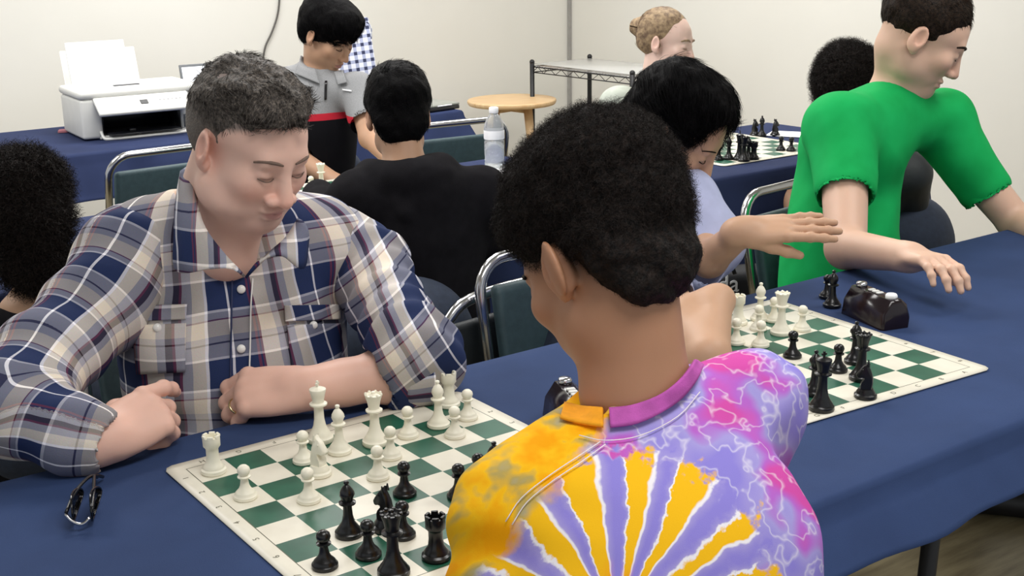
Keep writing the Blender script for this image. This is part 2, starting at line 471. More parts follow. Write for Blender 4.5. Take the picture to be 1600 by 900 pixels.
W1 = [
 ('rook', 334.5, 738, 'white rook alone on the left corner square of the nearest board'),
 ('pawn', 384, 778, 'white pawn nearest the left edge of the nearest board, in front of the corner rook'),
 ('pawn', 483, 783, 'white pawn on a cream square left of centre, nearest the camera of all white pawns'),
 ('pawn', 475, 722, 'white pawn half hidden behind the white knight, left of the king'),
 ('king', 501, 689, 'tall white king with a cross in front of the plaid man\'s ringed hand'),
 ('knight', 499, 742, 'white knight directly in front of the white king'),
 ('bishop', 531, 707, 'white bishop just right of the white king'),
 ('queen', 587, 694, 'tall white queen with flared crown right of the king and bishop'),
 ('pawn', 638, 682, 'white pawn between the white queen and the pair at the far corner'),
 ('pawn', 611, 715, 'white pawn in front of and right of the white queen'),
 ('pawn', 591, 747, 'white pawn near the board centre, closest to the black pawns'),
 ('rook', 702, 634, 'white rook on the far right corner square of the nearest board'),
 ('bishop', 685.5, 666, 'white bishop just in front of the far corner rook'),
 ('pawn', 731, 654, 'white pawn at the right edge of the nearest board beside the corner rook'),
 ('pawn', 711, 682, 'white pawn one square in front of the far right bishop')]
for k, x, y, l in W1: P('white', k, x, y, l, rz=-1.2 if k == 'knight' else 0, group='white ' + G1)
K1 = [
 ('pawn', 508, 886, 'black pawn nearest the bottom left, at the front of the black pieces'),
 ('bishop', 545.5, 836, 'black bishop at the left of the black pieces on the nearest board'),
 ('pawn', 576, 869, 'black pawn between the black bishop and the black queen'),
 ('knight', 603, 827, 'black knight behind the black queen on the nearest board'),
 ('pawn', 632.5, 773, 'black pawn furthest forward in the board centre, next to white pawns'),
 ('pawn', 630, 838, 'black pawn right behind the black queen beside the black knight'),
 ('queen', 615.5, 897, 'black queen with coronet at the bottom of the picture'),
 ('rook', 682, 872, 'black rook on a green square left of the tie-dye sleeve'),
 ('pawn', 717, 777, 'black pawn half covered by the orange tie-dye sleeve'),
 ('bishop', 773, 770, 'black bishop hidden behind the tie-dye shoulder, only its tip showing'),
 ('pawn', 748, 760, 'black pawn behind the yellow shoulder of the tie-dye shirt')]
for k, x, y, l in K1: P('black', k, x, y, l, rz=1.9 if k == 'knight' else 0, group='black ' + G1)
G2 = 'pieces on the right-hand board'
W2 = [
 ('rook', 1153, 506, 'white rook at the left corner of the right-hand board beside the propped arm'),
 ('pawn', 1150, 537, 'white pawn at the left of the right-hand board, just above the tie-dye shoulder'),
 ('bishop', 1187, 500, 'white bishop in the back row of the right-hand board'),
 ('pawn', 1185, 515, 'white pawn in front of the back-row bishop on the right-hand board'),
 ('pawn', 1188, 541, 'white pawn just over the top of the lavender shoulder'),
 ('queen', 1220, 522, 'tallest white piece, a queen, near the far corner of the right-hand board'),
 ('pawn', 1209, 502, 'white pawn behind the white queen of the right-hand board'),
 ('pawn', 1253, 516, 'white pawn right of the white queen on the right-hand board')]
for k, x, y, l in W2: P('white', k, x, y, l, group='white ' + G2)
K2 = [
 ('pawn', 1238, 558, 'black pawn peeking over the tie-dye shoulder on the right-hand board'),
 ('pawn', 1309, 580, 'black pawn standing free in the middle of the right-hand board'),
 ('king', 1283, 640, 'tall black king nearest the front edge of the right-hand board'),
 ('bishop', 1272, 616, 'black bishop just left of and behind the black king'),
 ('bishop', 1335, 567, 'black bishop at the back of the black cluster at the right border'),
 ('queen', 1345, 593, 'black queen in the middle of the black cluster at the right border'),
 ('knight', 1352, 621, 'black knight at the front of the black cluster at the right border')]
for k, x, y, l in K2: P('black', k, x, y, l, rz=2.2, group='black ' + G2)
P('black', 'bishop', 1300, 479, 'captured black bishop standing on the navy cloth behind the right-hand board', z=.741, group='captured pieces on the cloth')
P('black', 'pawn', 1292, 465, 'captured black pawn on the navy cloth behind the captured bishop', z=.741, group='captured pieces on the cloth')
G3 = 'pieces on the far board'
K3 = [('pawn', 1123, 250, 'black pawn leftmost on the far board'), ('bishop', 1138.6, 249, 'black bishop second from left on the far board'),
 ('king', 1155, 250, 'black king in the tight black cluster of the far board'), ('queen', 1162, 252, 'black queen in front in the black cluster of the far board'),
 ('bishop', 1169, 249, 'black bishop at the right of the black cluster on the far board'), ('rook', 1177.5, 249, 'squat black rook ending the black cluster on the far board'),
 ('pawn', 1220, 235, 'black pawn standing apart at the right of the far board'), ('pawn', 1236, 236, 'black pawn touching the green sleeve on the far board'),]
for k, x, y, l in K3: P('black', k, x, y, l, group='black ' + G3)
for k, x, y, l in [('knight', 1179, 212, 'leftmost black captured piece on the cloth beyond the far board'), ('bishop', 1190, 213, 'middle black captured piece on the cloth beyond the far board'), ('knight', 1211, 212, 'rightmost black captured piece on the cloth beyond the far board')]:
    P('black', k, x, y, l, z=.741, group='captured pieces beyond the far board')
for k, x, y, l in [('pawn', 1140, 216, 'white pawn at the back of the far board'), ('rook', 1127, 222, 'white rook near the forehead of the black-haired player')]:
    P('white', k, x, y, l, group='white ' + G3)
P('white', 'queen', 503, 297, 'white piece rising behind the plaid shoulder, on the board of the boy in black', group='pieces on the half hidden board')
P('white', 'pawn', 487, 300, 'small white pawn beside the plaid man\'s cheek, on the board of the boy in black', group='pieces on the half hidden board')

# ------------------------------------------------------------------ clocks, glasses, bottle, papers
def clock(label, pos, rz):
    t = thing('chess_clock', label, 'clock', pos, rz)
    bm = bmesh.new()
    prof = [(-.028, 0), (-.030, .022), (-.022, .044), (-.008, .056), (.014, .054), (.030, .03), (.034, 0)]
    L = .065
    ends = []
    for xx, s in ((-L, .86), (-L + .006, 1), (L - .006, 1), (L, .86)):
        ends.append([bm.verts.new((xx, y * s, z * s)) for y, z in prof])
    for a, b in zip(ends, ends[1:]):
        for k in range(len(prof)): bm.faces.new((a[k], a[(k + 1) % len(prof)], b[(k + 1) % len(prof)], b[k]))
    bm.faces.new(ends[0]); bm.faces.new(ends[-1][::-1]); bmesh.ops.recalc_face_normals(bm, faces=bm.faces)
    from_bm('case', bm, M_clock, t, ang=50)
    bm = bmesh.new(); box(bm, (-.045, -.031, .026), (.045, -.0255, .042), .001, 1); from_bm('display', bm, M_lcd, t)
    for s in (-1, 1):
        bm = bmesh.new(); lathe(bm, [(0, .0), (.011, 0), (.011, .006), (.009, .009), (0, .010)], 16, (s * .045, .002, .054)); from_bm('button', bm, M_chrome if s > 0 else M_paper, t)
    for k in range(3):
        bm = bmesh.new(); box(bm, (-.016 + .012 * k, -.004, .0545), (-.008 + .012 * k, .01, .058), .001, 1); from_bm('setting_key', bm, M_prn, t)
    return t
M_clock = plain('maroon_black_plastic', '#1d1218', .18, .1, 30)
M_lcd = plain('lcd_grey', '#77807a', .2)
q = atz(868, 652, .76)
clock('dark maroon chess clock with silver keys peeking out beside the boy\'s chin', (q[0] + .03, q[1] - .01, .741), 1.2)
q = atz(1368, 492, .75)
clock('black chess clock with pale button at the right border behind the right-hand board', (q[0], q[1], .741), 1.3)
M_lens = plain('dark_lens', '#0b0c10', .08, .05)
def sunglasses():
    q = atz(133, 800, .745)
    t = thing('sunglasses', 'folded black sunglasses lying on the navy cloth at the left', 'sunglasses', (q[0] + .012, q[1] + .02, .742), math.radians(-28))
    # two stacked wrap lenses (folded pair seen end-on), long axis = local y
    for k, dx in enumerate((-.012, .012)):
        bm = bmesh.new()
        ring = []
        N = 20
        for i in range(N):
            a = 2 * math.pi * i / N
            y = .036 * math.cos(a); z = .019 + .017 * math.sin(a) * (1 - .25 * math.cos(a))
            x = dx * 1.0 + 3.5 * y * y
            ring.append((x, y - .03 + .0, z))
        vs = [bm.verts.new(p) for p in ring]; c = bm.verts.new((dx, -.03, .019))
        for i in range(N): bm.faces.new((vs[i], vs[(i + 1) % N], c))
        r = bmesh.ops.solidify(bm, geom=bm.faces[:], thickness=.002)
        from_bm('lens', bm, M_lens, t)
        bm = bmesh.new(); tube(bm, ring + [ring[0]], .0014, 6, False); from_bm('rim', bm, M_lens, t)
    for k, s in enumerate((-1, 1)):
        bm = bmesh.new()
        pts = [(s * .016, -.062, .022), (s * .012, -.02, .03), (s * .004, .03, .028), (-.002 * s, .062, .016), (-.004 * s, .085, .004)]
        tube(bm, smooth_path(pts, 5), .0024, 8); from_bm('temple_arm', bm, M_black, t)
    bm = bmesh.new(); tube(bm, smooth_path([(-.017, -.062, .02), (-.008, -.068, .012), (.004, -.07, .008), (.014, -.064, .014)], 4), .0022, 8); from_bm('bridge', bm, M_chrome, t)
sunglasses()
def bottle():
    q = atz(773, 262, .745)
    t = thing('water_bottle', 'clear plastic water bottle with white cap and label behind the boy in black', 'bottle', (q[0], q[1], .741), 0)
    g = NT('clear_plastic'); g.set(col=(.93, .95, .97, 1), rough=.12, trans=.75, ior=1.33)
    bm = bmesh.new()
    prof = [(0, .002), (.026, 0), (.032, .006), (.032, .022), (.0305, .026), (.032, .032), (.0305, .040), (.032, .048), (.032, .090), (.030, .094), (.0325, .100), (.0325, .128), (.030, .146), (.022, .164), (.0135, .176), (.0125, .182)]
    lathe(bm, prof, 28); from_bm('bottle_body', bm, g.m, t)
    bm = bmesh.new(); lathe(bm, [(.0, .0), (.028, .004), (.030, .02), (.029, .088), (0, .088)], 24); w_ = NT('water'); w_.set(col=(.9, .94, .97, 1), rough=.05, trans=1.0, ior=1.33); from_bm('water', bm, w_.m, t)
    bm = bmesh.new(); lathe(bm, [(.0326, .098), (.0332, .1), (.0332, .124), (.0326, .126)], 28); from_bm('paper_label', bm, M_paper, t)
    bm = bmesh.new(); lathe(bm, [(.0145, .180), (.015, .182), (.015, .196), (.013, .198), (0, .198)], 20); from_bm('cap', bm, M_paper, t)
bottle()
def sheet(name, label, cat, px, py, w_, d_, rz, z=.7415, mat=None, th=.0015, grp=None):
    q = atz(px, py, z); bm = bmesh.new(); box(bm, (-w_ / 2, -d_ / 2, 0), (w_ / 2, d_ / 2, th), .0003, 1)
    o = from_bm(name, bm, mat or M_paper, smooth=False); o.location = (q[0], q[1], z); o.rotation_euler = (0, 0, rz); return tag(o, label, cat, grp)
sheet('notebook', 'white open notebook beside the water bottle', 'notebook', 762, 270, .15, .20, -.5, th=.006)
M_lav = plain('lavender_cover', '#8a8fc4', .6)
sheet('folder', 'lavender paper folder between the black hoodie and the curly hair', 'folder', 800, 292, .16, .22, .6, th=.003, mat=M_lav)
sheet('scoresheet', 'white paper lying by the far chess board near the green sleeve', 'paper', 1236, 210, .12, .16, .5)
sheet('pink_pen_case', 'small pink cloth strip under the left side of the printer', 'cloth', 118, 205, .13, .05, -.4, z=.742, mat=plain('pink_cloth', '#b5737c', .9), th=.008)
# ------------------------------------------------------------------ printer table group
def printer():
    # local: x right, y back, origin front centre of the base
    t = thing('printer', 'white desktop inkjet printer with open output bay on the navy table at the left', 'printer', (1.10, 3.13, .742), -.06)
    W, D, Hh = .235, .30, .155
    # body: side blocks, back and lid around an open bay
    bm = bmesh.new(); box(bm, (-W, .0, .004), (-.155, D, Hh), .012, 3); box(bm, (.155, .0, .004), (W, D, Hh), .012, 3)
    box(bm, (-.17, .17, .004), (.17, D, Hh), .004); box(bm, (-.17, .0, Hh - .028), (.17, .2, Hh), .003); box(bm, (-.17, -.0, .0), (.17, .2, .012), .003)
    o = from_bm('body', bm, M_prn, t)
    bm = bmesh.new(); box(bm, (-W - .004, -.004, Hh), (W + .004, D + .01, Hh + .032), .014, 3); from_bm('scanner_lid', bm, M_prn, t)
    bm = bmesh.new(); box(bm, (-.153, .155, .014), (.153, .165, Hh - .03), .001, 1); box(bm, (-.153, .01, .012), (-.150, .16, Hh - .03)); box(bm, (.150, .01, .012), (.153, .16, Hh - .03)); from_bm('bay_lining', bm, M_prndk, t)
    bm = bmesh.new(); box(bm, (-.14, -.05, .016), (.14, .15, .022), .002, 1); box(bm, (-.06, -.02, .022), (-.035, .03, .034), .002, 1); from_bm('output_tray', bm, M_prndk, t)
    # tilted control panel
    M = Matrix.Translation((0, -.0, Hh - .006)) @ Matrix.Rotation(math.radians(32), 4, 'X')
    bm = bmesh.new(); box(bm, (-.185, -.095, -.006), (.185, .01, .010), .006, 2, M=M); p = from_bm('control_panel', bm, M_prn, t)
    bm = bmesh.new(); box(bm, (-.015, -.055, .0102), (.015, -.03, .0125), .001, 1, M=M); from_bm('display', bm, M_prndk, p, smooth=False)
    for k in range(6):
        bm = bmesh.new(); x = .06 + .016 * k; box(bm, (x, -.04, .0102), (x + .008, -.034, .0114), 0, 1, M=M); from_bm('button', bm, M_clock2, p, smooth=False)
    bm = bmesh.new(); box(bm, (-.07, .10, Hh + .032), (.03, .125, Hh + .036), .001, 1); from_bm('lid_grip', bm, plain('grip_grey', '#55565a', .4), t)
    # front tray lip
    bm = bmesh.new(); tube(bm, smooth_path([(-.165, .0, .03), (-.16, -.02, .006), (-.13, -.035, .004), (.0, -.038, .004), (.14, -.035, .004), (.165, -.02, .006)], 4), .006, 8); from_bm('tray_lip', bm, M_prn, t)
    # ink tank window with four white ribs at the right
    for k in range(4):
        bm = bmesh.new(); x = .17 + .016 * k; box(bm, (x, -.006, .02), (x + .007, .002, .065), .001, 1); from_bm('tank_rib', bm, M_paper, t)
    bm = bmesh.new(); box(bm, (.163, -.003, .018), (.232, .001, .068)); from_bm('tank_window', bm, plain('tank_grey', '#6d7278', .3), t)
    # rear paper support
    M = Matrix.Translation((-.06, D - .01, Hh + .01)) @ Matrix.Rotation(math.radians(-18), 4, 'X')
    bm = bmesh.new(); box(bm, (-.15, 0, 0), (.15, .006, .16), .003, 1, M=M); from_bm('paper_support', bm, M_prn, t)
    bm = bmesh.new(); box(bm, (-.125, -.004, .01), (.11, -.001, .19), .0004, 1, M=M); o = from_bm('paper_stack', bm, M_paper, smooth=False)
    o.matrix_world = Matrix.Translation((1.10, 3.13, .742)) @ Matrix.Rotation(-.06, 4, 'Z')
    tag(o, 'blank white paper standing in the rear feeder of the printer', 'paper')
M_clock2 = plain('button_grey', '#9a9b9d', .5)
printer()
def laptop(label, pos, rz, open_=True, mat=None):
    t = thing('laptop', label, 'laptop', pos, rz)
    bm = bmesh.new(); box(bm, (-.165, -.115, 0), (.165, .115, .017), .004, 2); b = from_bm('base', bm, mat or M_prndk, t)
    bm = bmesh.new(); box(bm, (-.14, -.01, .0172), (.14, .085, .0185), .0005, 1); from_bm('keyboard', bm, M_black, t)
    if open_:
        M = Matrix.Translation((0, .115, .014)) @ Matrix.Rotation(math.radians(-16), 4, 'X')
        bm = bmesh.new(); box(bm, (-.165, 0, 0), (.165, .007, .225), .003, 2, M=M); l = from_bm('lid', bm, plain('bezel_grey', '#5a5e62', .4), t)
        bm = bmesh.new(); box(bm, (-.155, -.0012, .012), (.155, -.0002, .213), 0, 1, M=M); from_bm('screen', bm, M_screen, l, smooth=False)
    else:
        M = Matrix.Translation((0, 0, .0172))
        bm = bmesh.new(); box(bm, (-.165, -.115, 0), (.165, .115, .010), .003, 2, M=M); from_bm('lid', bm, plain('lid_grey', '#8a8d86', .4), t)
        bm = bmesh.new(); box(bm, (.04, -.1165, .018), (.12, -.1150, .024), 0, 1); from_bm('status_strip', bm, M_paper, t)
    return t
laptop('open laptop with a white screen behind the plaid man\'s head, right of the printer', (1.53, 3.24, .742), -.1)
laptop('closed grey laptop on the end of the navy table left of the round wooden table', (2.26, 3.0, .742), .12, False)
# gingham panel
def gingham():
    t = NT('navy_gingham'); tc = t.n('TexCoord'); sp = t.n('SeparateXYZ'); t.l(tc.outputs['Object'], sp.inputs[0])
    def st(o): return t.math('LESS_THAN', t.math('FRACT', t.math('DIVIDE', o, .034)), .42)
    s = t.math('ADD', st(sp.outputs[0]), st(sp.outputs[2]))
    c = t.ramp(t.math('DIVIDE', s, 2), [(0, srgb('#e9eaf2')), (.25, srgb('#aab0cc')), (.75, srgb('#2c3150'))], 'CONSTANT')
    t.set(col=c, rough=.8); return t.m
M_ging = gingham()
bm = bmesh.new(); box(bm, (-.085, -.012, 0), (.085, .012, .39), .008, 2)
o = from_bm('gift_bag', bm, M_ging); q = atd(584, 112, 4.3)
t_ = thing('gingham_bag', 'navy and white checked bag standing behind the boy in the grey polo', 'bag', (2.09, 3.14, .742), -.55)
o.name = 'bag_panel'; o.parent = t_; o.rotation_euler = (-.1, -.12, 0)
bm = bmesh.new(); tube(bm, smooth_path([(-.03, -.05, .31), (-.03, -.06, .36), (.02, -.062, .385), (.05, -.06, .36), (.05, -.05, .31)], 5), .003, 8); from_bm('handle', bm, M_ging, t_)
# ------------------------------------------------------------------ round wooden side table
def side_table():
    c = (atz(725, 158, .62) + atz(865, 157, .62)) / 2
    t = thing('side_table', 'round light wood side table with splayed legs in the corner', 'table', (c[0] + .05, c[1] + .04, 0), -.65)
    a = float(np.linalg.norm((atz(725, 158, .62) - atz(865, 157, .62))[:2])) / 2
    bm = bmesh.new(); lathe(bm, [(0, .594), (.965, .594), (.985, .600), (1.0, .608), (1.0, .616), (.985, .62), (0, .62)], 56)
    for v in bm.verts: v.co.x *= a; v.co.y *= a * 1.02
    from_bm('tabletop', bm, M_wood, t, ang=40)
    for k in range(4):
        an = math.pi / 4 + k * math.pi / 2
        bm = bmesh.new(); tube(bm, [(a * .50 * math.cos(an), a * .50 * math.sin(an), .595), (a * .80 * math.cos(an), a * .80 * math.sin(an), 0)], [.024, .015], 12); from_bm('leg', bm, M_wood, t)
    for k in range(2):
        an = math.pi / 4 + k * math.pi / 2; u = (math.cos(an) * a * .5, math.sin(an) * a * .5)
        bm = bmesh.new(); tube(bm, [(-u[0], -u[1], .572), (u[0], u[1], .572)], .018, 8); from_bm('apron_bar', bm, M_wood, t)
side_table()
# ------------------------------------------------------------------ wire shelf unit
def wire_shelf():
    t = thing('wire_shelf', 'black wire shelving unit standing in the corner beside the girl', 'shelf', (3.50, 3.78, 0), 0)
    Wd, L = .40, .80     # along +x, along -y
    top = .79
    for (x, y) in ((0, 0), (Wd, 0), (0, -L), (Wd, -L)):
        bm = bmesh.new(); tube(bm, [(x, y, 0), (x, y, top + .012)], .0125, 12); bmesh.ops.create_uvsphere(bm, u_segments=10, v_segments=6, radius=.0145, matrix=Matrix.Translation((x, y, top + .014))); from_bm('post', bm, M_blackmat, t)
    for z in (top - .01, .12):
        bm = bmesh.new()
        pts = [(0, 0), (Wd, 0), (Wd, -L), (0, -L), (0, 0)]
        for (a, b) in zip(pts, pts[1:]):
            tube(bm, [(*a, z), (*b, z)], .004, 6); tube(bm, [(*a, z - .03), (*b, z - .03)], .003, 6)
            n = int(math.hypot(b[0] - a[0], b[1] - a[1]) / .05)
            zig = [(a[0] + (b[0] - a[0]) * k / n, a[1] + (b[1] - a[1]) * k / n, z if k % 2 else z - .03) for k in range(n + 1)]
            tube(bm, zig, .002, 5)
        o = from_bm('shelf_rim', bm, M_blackmat, t)
        bm = bmesh.new()
        n = 36
        for k in range(1, n): tube(bm, [(0, -L * k / n, z + .002), (Wd, -L * k / n, z + .002)], .0014, 5)
        o = from_bm('shelf_wires', bm, M_chrome, t); o['kind'] = 'stuff'
    bm = bmesh.new(); box(bm, (.008, -L + .008, top + .004), (Wd - .008, -.008, top + .0065), .0005, 1)
    g = NT('clear_liner'); g.set(col=(.9, .9, .88, 1), rough=.25, trans=.55, ior=1.3); from_bm('shelf_liner', bm, g.m, t)
wire_shelf()
# cord on the wall
pts = [aty(437, -60, YB - .012), aty(437, -10, YB - .012), aty(434, 22, YB - .012), aty(425, 50, YB - .012), aty(415, 72, YB - .012), aty(411, 95, YB - .012), aty(408, 140, YB - .012), aty(412, 175, YB - .012)]
bm = bmesh.new(); tube(bm, smooth_path(pts, 6), .005, 8); tag(from_bm('wall_cord', bm, plain('cord_grey', '#55534f', .6)), 'dark thin cord hanging down the white back wall above the plaid man', 'cord')
# cable heap on the floor under the printer table and black sports bag on the floor
def sports_bag():
    c = atz(1165, 458, .30)
    c = aty(1160, 440, .82)
    t = thing('sports_bag', 'black sports bag with pale letters hanging beside the dark teal chair', 'bag', (c[0], c[1] + .08, 0), -.35)
    zt = c[2]
    bm = bmesh.new(); box(bm, (-.13, -.06, zt - .20), (.15, .06, zt + .02), .03, 4)
    from_bm('bag_body', bm, plain('black_nylon', '#1b1c20', .7, .1, 40, .3, 90), t)
    for s in (-1, 1):
        bm = bmesh.new(); tube(bm, smooth_path([(-.035 + s * .045, -.062, zt + .02), (-.025 + s * .022, -.04, zt + .07), (-.02, -.01, zt + .115)], 5), .006, 8); from_bm('strap', bm, M_black, t)
    me = text_mesh('da', .075, ext=.0008); o = new_obj('lettering', me, M_paper, t, False)
    me.transform(Matrix.Translation((-.01, -.0615, zt - .01)) @ Matrix.Rotation(math.pi / 2, 4, 'X'))
    bm = bmesh.new(); box(bm, (-.11, .07, zt - .45), (.11, .1, zt + .0), .02, 2); from_bm('bag_side_pocket', bm, M_blackmat, t)
sports_bag()
# ------------------------------------------------------------------ signed distance sculpting
def unit(v): v = np.asarray(v, float); return v / (np.linalg.norm(v) + 1e-12)
def frame(yaw=0, pitch=0, roll=0):
    """columns: person's right, forward, up. yaw 0 = forward +y, positive turns towards +x; pitch down positive; degrees"""
    a, p, r = map(math.radians, (yaw, pitch, roll))
    f = V(math.sin(a) * math.cos(p), math.cos(a) * math.cos(p), -math.sin(p))
    x = unit(np.cross(f, V(0, 0, 1))); z = np.cross(x, f)
    x2 = x * math.cos(r) + z * math.sin(r); z2 = np.cross(x2, f)
    return np.stack([x2, f, z2], 1)
class Sdf:
    def __init__(s, lo, hi, h):
        s.lo = np.array(lo, float); s.h = h
        s.n = np.ceil((np.array(hi) - s.lo) / h).astype(int) + 1
        s.F = np.full(s.n, .5, np.float32)
        s.R = np.eye(3); s.o = np.zeros(3); s.sc = 1.0
    def at(s, R=None, o=None, sc=1.0):
        s.R = np.eye(3) if R is None else R; s.o = np.zeros(3) if o is None else np.array(o, float); s.sc = sc; return s
    def W(s, p): return s.R @ (np.array(p, float) * s.sc) + s.o
    def _box(s, lo, hi):
        i0 = np.clip(np.floor((lo - s.lo) / s.h).astype(int), 0, s.n); i1 = np.clip(np.ceil((hi - s.lo) / s.h).astype(int) + 1, 0, s.n)
        if (i1 <= i0).any(): return None
        g = np.meshgrid(*[s.lo[k] + s.h * np.arange(i0[k], i1[k]) for k in range(3)], indexing='ij')
        return tuple(slice(a, b) for a, b in zip(i0, i1)), np.stack(g, -1)
    def _put(s, sl, d, k, sub):
        F = s.F[sl]; d = d.astype(np.float32)
        if sub:
            d = -d
            if k > 0:
                h = np.maximum(k - np.abs(F - d), 0) / k; F[...] = np.maximum(F, d) + h * h * k * .25
            else: F[...] = np.maximum(F, d)
        elif k > 0:
            h = np.maximum(k - np.abs(F - d), 0) / k; F[...] = np.minimum(F, d) - h * h * k * .25
        else: F[...] = np.minimum(F, d)
    def cone(s, a, b, ra, rb, k=.01, sub=False, flat=None):
        """rounded cone from a to b"""
        a = s.W(a); b = s.W(b); ra *= s.sc; rb *= s.sc; k *= s.sc
        m = max(ra, rb) + k + 4 * s.h
        r = s._box(np.minimum(a, b) - m, np.maximum(a, b) + m)
        if r is None: return s
        sl, X = r; ab = b - a; L2 = ab @ ab + 1e-12
        t = np.clip(((X - a) @ ab) / L2, 0, 1)
        d = np.linalg.norm(X - a - t[..., None] * ab, axis=-1) - (ra + (rb - ra) * t)
        s._put(sl, d, k, sub); return s
    def ell(s, c, rad, k=.01, R=None, sub=False):
        """ellipsoid; R rotates its axes inside the current frame"""
        c = s.W(c); rad = np.array(rad, float) * s.sc; k *= s.sc
        Q = s.R if R is None else s.R @ R
        m = rad.max() + k + 4 * s.h
        r = s._box(c - m, c + m)
        if r is None: return s
        sl, X = r; q = (X - c) @ Q
        k0 = np.linalg.norm(q / rad, axis=-1); k1 = np.linalg.norm(q / rad ** 2, axis=-1)
        d = k0 * (k0 - 1) / (k1 + 1e-9)
        s._put(sl, d, k, sub); return s
    def chain(s, pts, rs, k=.01, sub=False):
        for i in range(len(pts) - 1): s.cone(pts[i], pts[i + 1], rs[i], rs[i + 1], k, sub)
        return s
    def cut(s, p, n, k=0.0):
        """keep the side of the plane the normal points away from"""
        p = s.W(p); n = unit(s.R @ np.array(n, float))
        g = [s.lo[i] + s.h * np.arange(s.n[i]) for i in range(3)]
        d = (g[0][:, None, None] - p[0]) * n[0] + (g[1][None, :, None] - p[1]) * n[1] + (g[2][None, None, :] - p[2]) * n[2]
        s._put((slice(None),) * 3, -d, k, True); return s
    def mesh(s):
        F = s.F; n = np.array(F.shape); ins = F < 0
        c = [F[i:n[0] - 1 + i, j:n[1] - 1 + j, k:n[2] - 1 + k] for i in (0, 1) for j in (0, 1) for k in (0, 1)]
        ic = [ins[i:n[0] - 1 + i, j:n[1] - 1 + j, k:n[2] - 1 + k] for i in (0, 1) for j in (0, 1) for k in (0, 1)]
        cnt = sum(x.astype(np.int8) for x in ic)
        act = np.nonzero((cnt > 0) & (cnt < 8)); N = len(act[0])
        if N == 0: return np.zeros((0, 3)), np.zeros((0, 4), int)
        vals = np.stack([x[act] for x in c], 1); off = np.array([(i, j, k) for i in (0, 1) for j in (0, 1) for k in (0, 1)], float)
        pos = np.zeros((N, 3)); ct = np.zeros(N)
        for a in range(8):
            for b in range(a + 1, 8):
                if np.abs(off[a] - off[b]).sum() != 1: continue
                va, vb = vals[:, a], vals[:, b]; m = (va < 0) != (vb < 0)
                t = np.where(m, va / (va - vb + 1e-12), 0)
                pos += m[:, None] * (off[a] + t[:, None] * (off[b] - off[a])); ct += m
        pos = (pos / ct[:, None] + np.stack(act, 1)) * s.h + s.lo
        idx = np.full(n - 1, -1, np.int32); idx[act] = np.arange(N)
        Q = []
        for ax in range(3):
            sl0 = [slice(1, n[k] - 1) for k in range(3)]; sl1 = list(sl0); sl0[ax] = slice(0, n[ax] - 1); sl1[ax] = slice(1, n[ax])
            A, B = ins[tuple(sl0)], ins[tuple(sl1)]
            e = np.nonzero(A != B)
            base = [e[k] + (0 if k == ax else 1) for k in range(3)]
            u, v = (ax + 1) % 3, (ax + 2) % 3
            def cell(du, dv):
                q = list(base); q[u] = q[u] - du; q[v] = q[v] - dv; return idx[tuple(q)]
            q = np.stack([cell(1, 1), cell(0, 1), cell(0, 0), cell(1, 0)], 1)
            fl = ~A[e]; q[fl] = q[fl][:, ::-1]; Q.append(q)
        Q = np.concatenate(Q); Q = Q[(Q >= 0).all(1)]
        return pos, Q
def vnormals(P_, Q):
    nf = np.cross(P_[Q[:, 2]] - P_[Q[:, 0]], P_[Q[:, 3]] - P_[Q[:, 1]])
    N = np.zeros_like(P_)
    for k in range(4): np.add.at(N, Q[:, k], nf)
    return N / (np.linalg.norm(N, axis=1, keepdims=True) + 1e-12)
def relax(P_, Q, it=1, f=.5):
    for _ in range(it):
        S = np.zeros_like(P_); c = np.zeros(len(P_))
        for a, b in ((0, 1), (1, 2), (2, 3), (3, 0)):
            for p, q in ((a, b), (b, a)):
                np.add.at(S, Q[:, p], P_[Q[:, q]]); np.add.at(c, Q[:, p], 1)
        P_ = P_ + f * (S / np.maximum(c, 1)[:, None] - P_)
    return P_
def qmesh(name, parts, mat, parent=None, col=None, uv=None):
    """mesh from one or more (verts, quads); col/uv are functions of the vertex positions"""
    off = 0; Vs = []; Qs = []
    for p, q in parts: Vs.append(p); Qs.append(q + off); off += len(p)
    P_ = np.concatenate(Vs); Q = np.concatenate(Qs)
    me = bpy.data.meshes.new(name)
    me.vertices.add(len(P_)); me.vertices.foreach_set('co', P_.astype(np.float32).ravel())
    me.loops.add(Q.size); me.loops.foreach_set('vertex_index', Q.astype(np.int32).ravel())
    me.polygons.add(len(Q)); me.polygons.foreach_set('loop_start', np.arange(0, Q.size, 4, dtype=np.int32)); me.polygons.foreach_set('loop_total', np.full(len(Q), 4, np.int32))
    me.update(calc_edges=True)
    if col is not None:
        a = me.color_attributes.new('Col', 'FLOAT_COLOR', 'POINT'); c = np.ones((len(P_), 4), np.float32); c[:, :3] = col(P_); a.data.foreach_set('color', c.ravel())
    if uv is not None:
        u = me.uv_layers.new(name='UVMap'); w_ = uv(P_)[Q.ravel()]; u.data.foreach_set('uv', w_.astype(np.float32).ravel())
    return new_obj(name, me, mat, parent)
def waves(P_, dirs, freqs, seed=0, warp=.0):
    r = np.random.default_rng(seed); s = 0
    for d, f in zip(dirs, freqs):
        s = s + np.sin(P_ @ (unit(d) * f) + r.uniform(0, 6) + 1.5 * np.sin(P_ @ (unit(r.normal(size=3)) * f * .45) + r.uniform(0, 6)))
    return s / len(freqs)
def fbm(P_, f, seed=0, oct=3):
    r = np.random.default_rng(seed); s = 0; a = 1
    for o in range(oct):
        for k in range(4):
            d = unit(r.normal(size=3)); s = s + a * np.sin(P_ @ d * f + r.uniform(0, 6) + 1.3 * np.sin(P_ @ unit(r.normal(size=3)) * f * .7 + r.uniform(0, 6)))
        f *= 2.1; a *= .5
    return s / 4
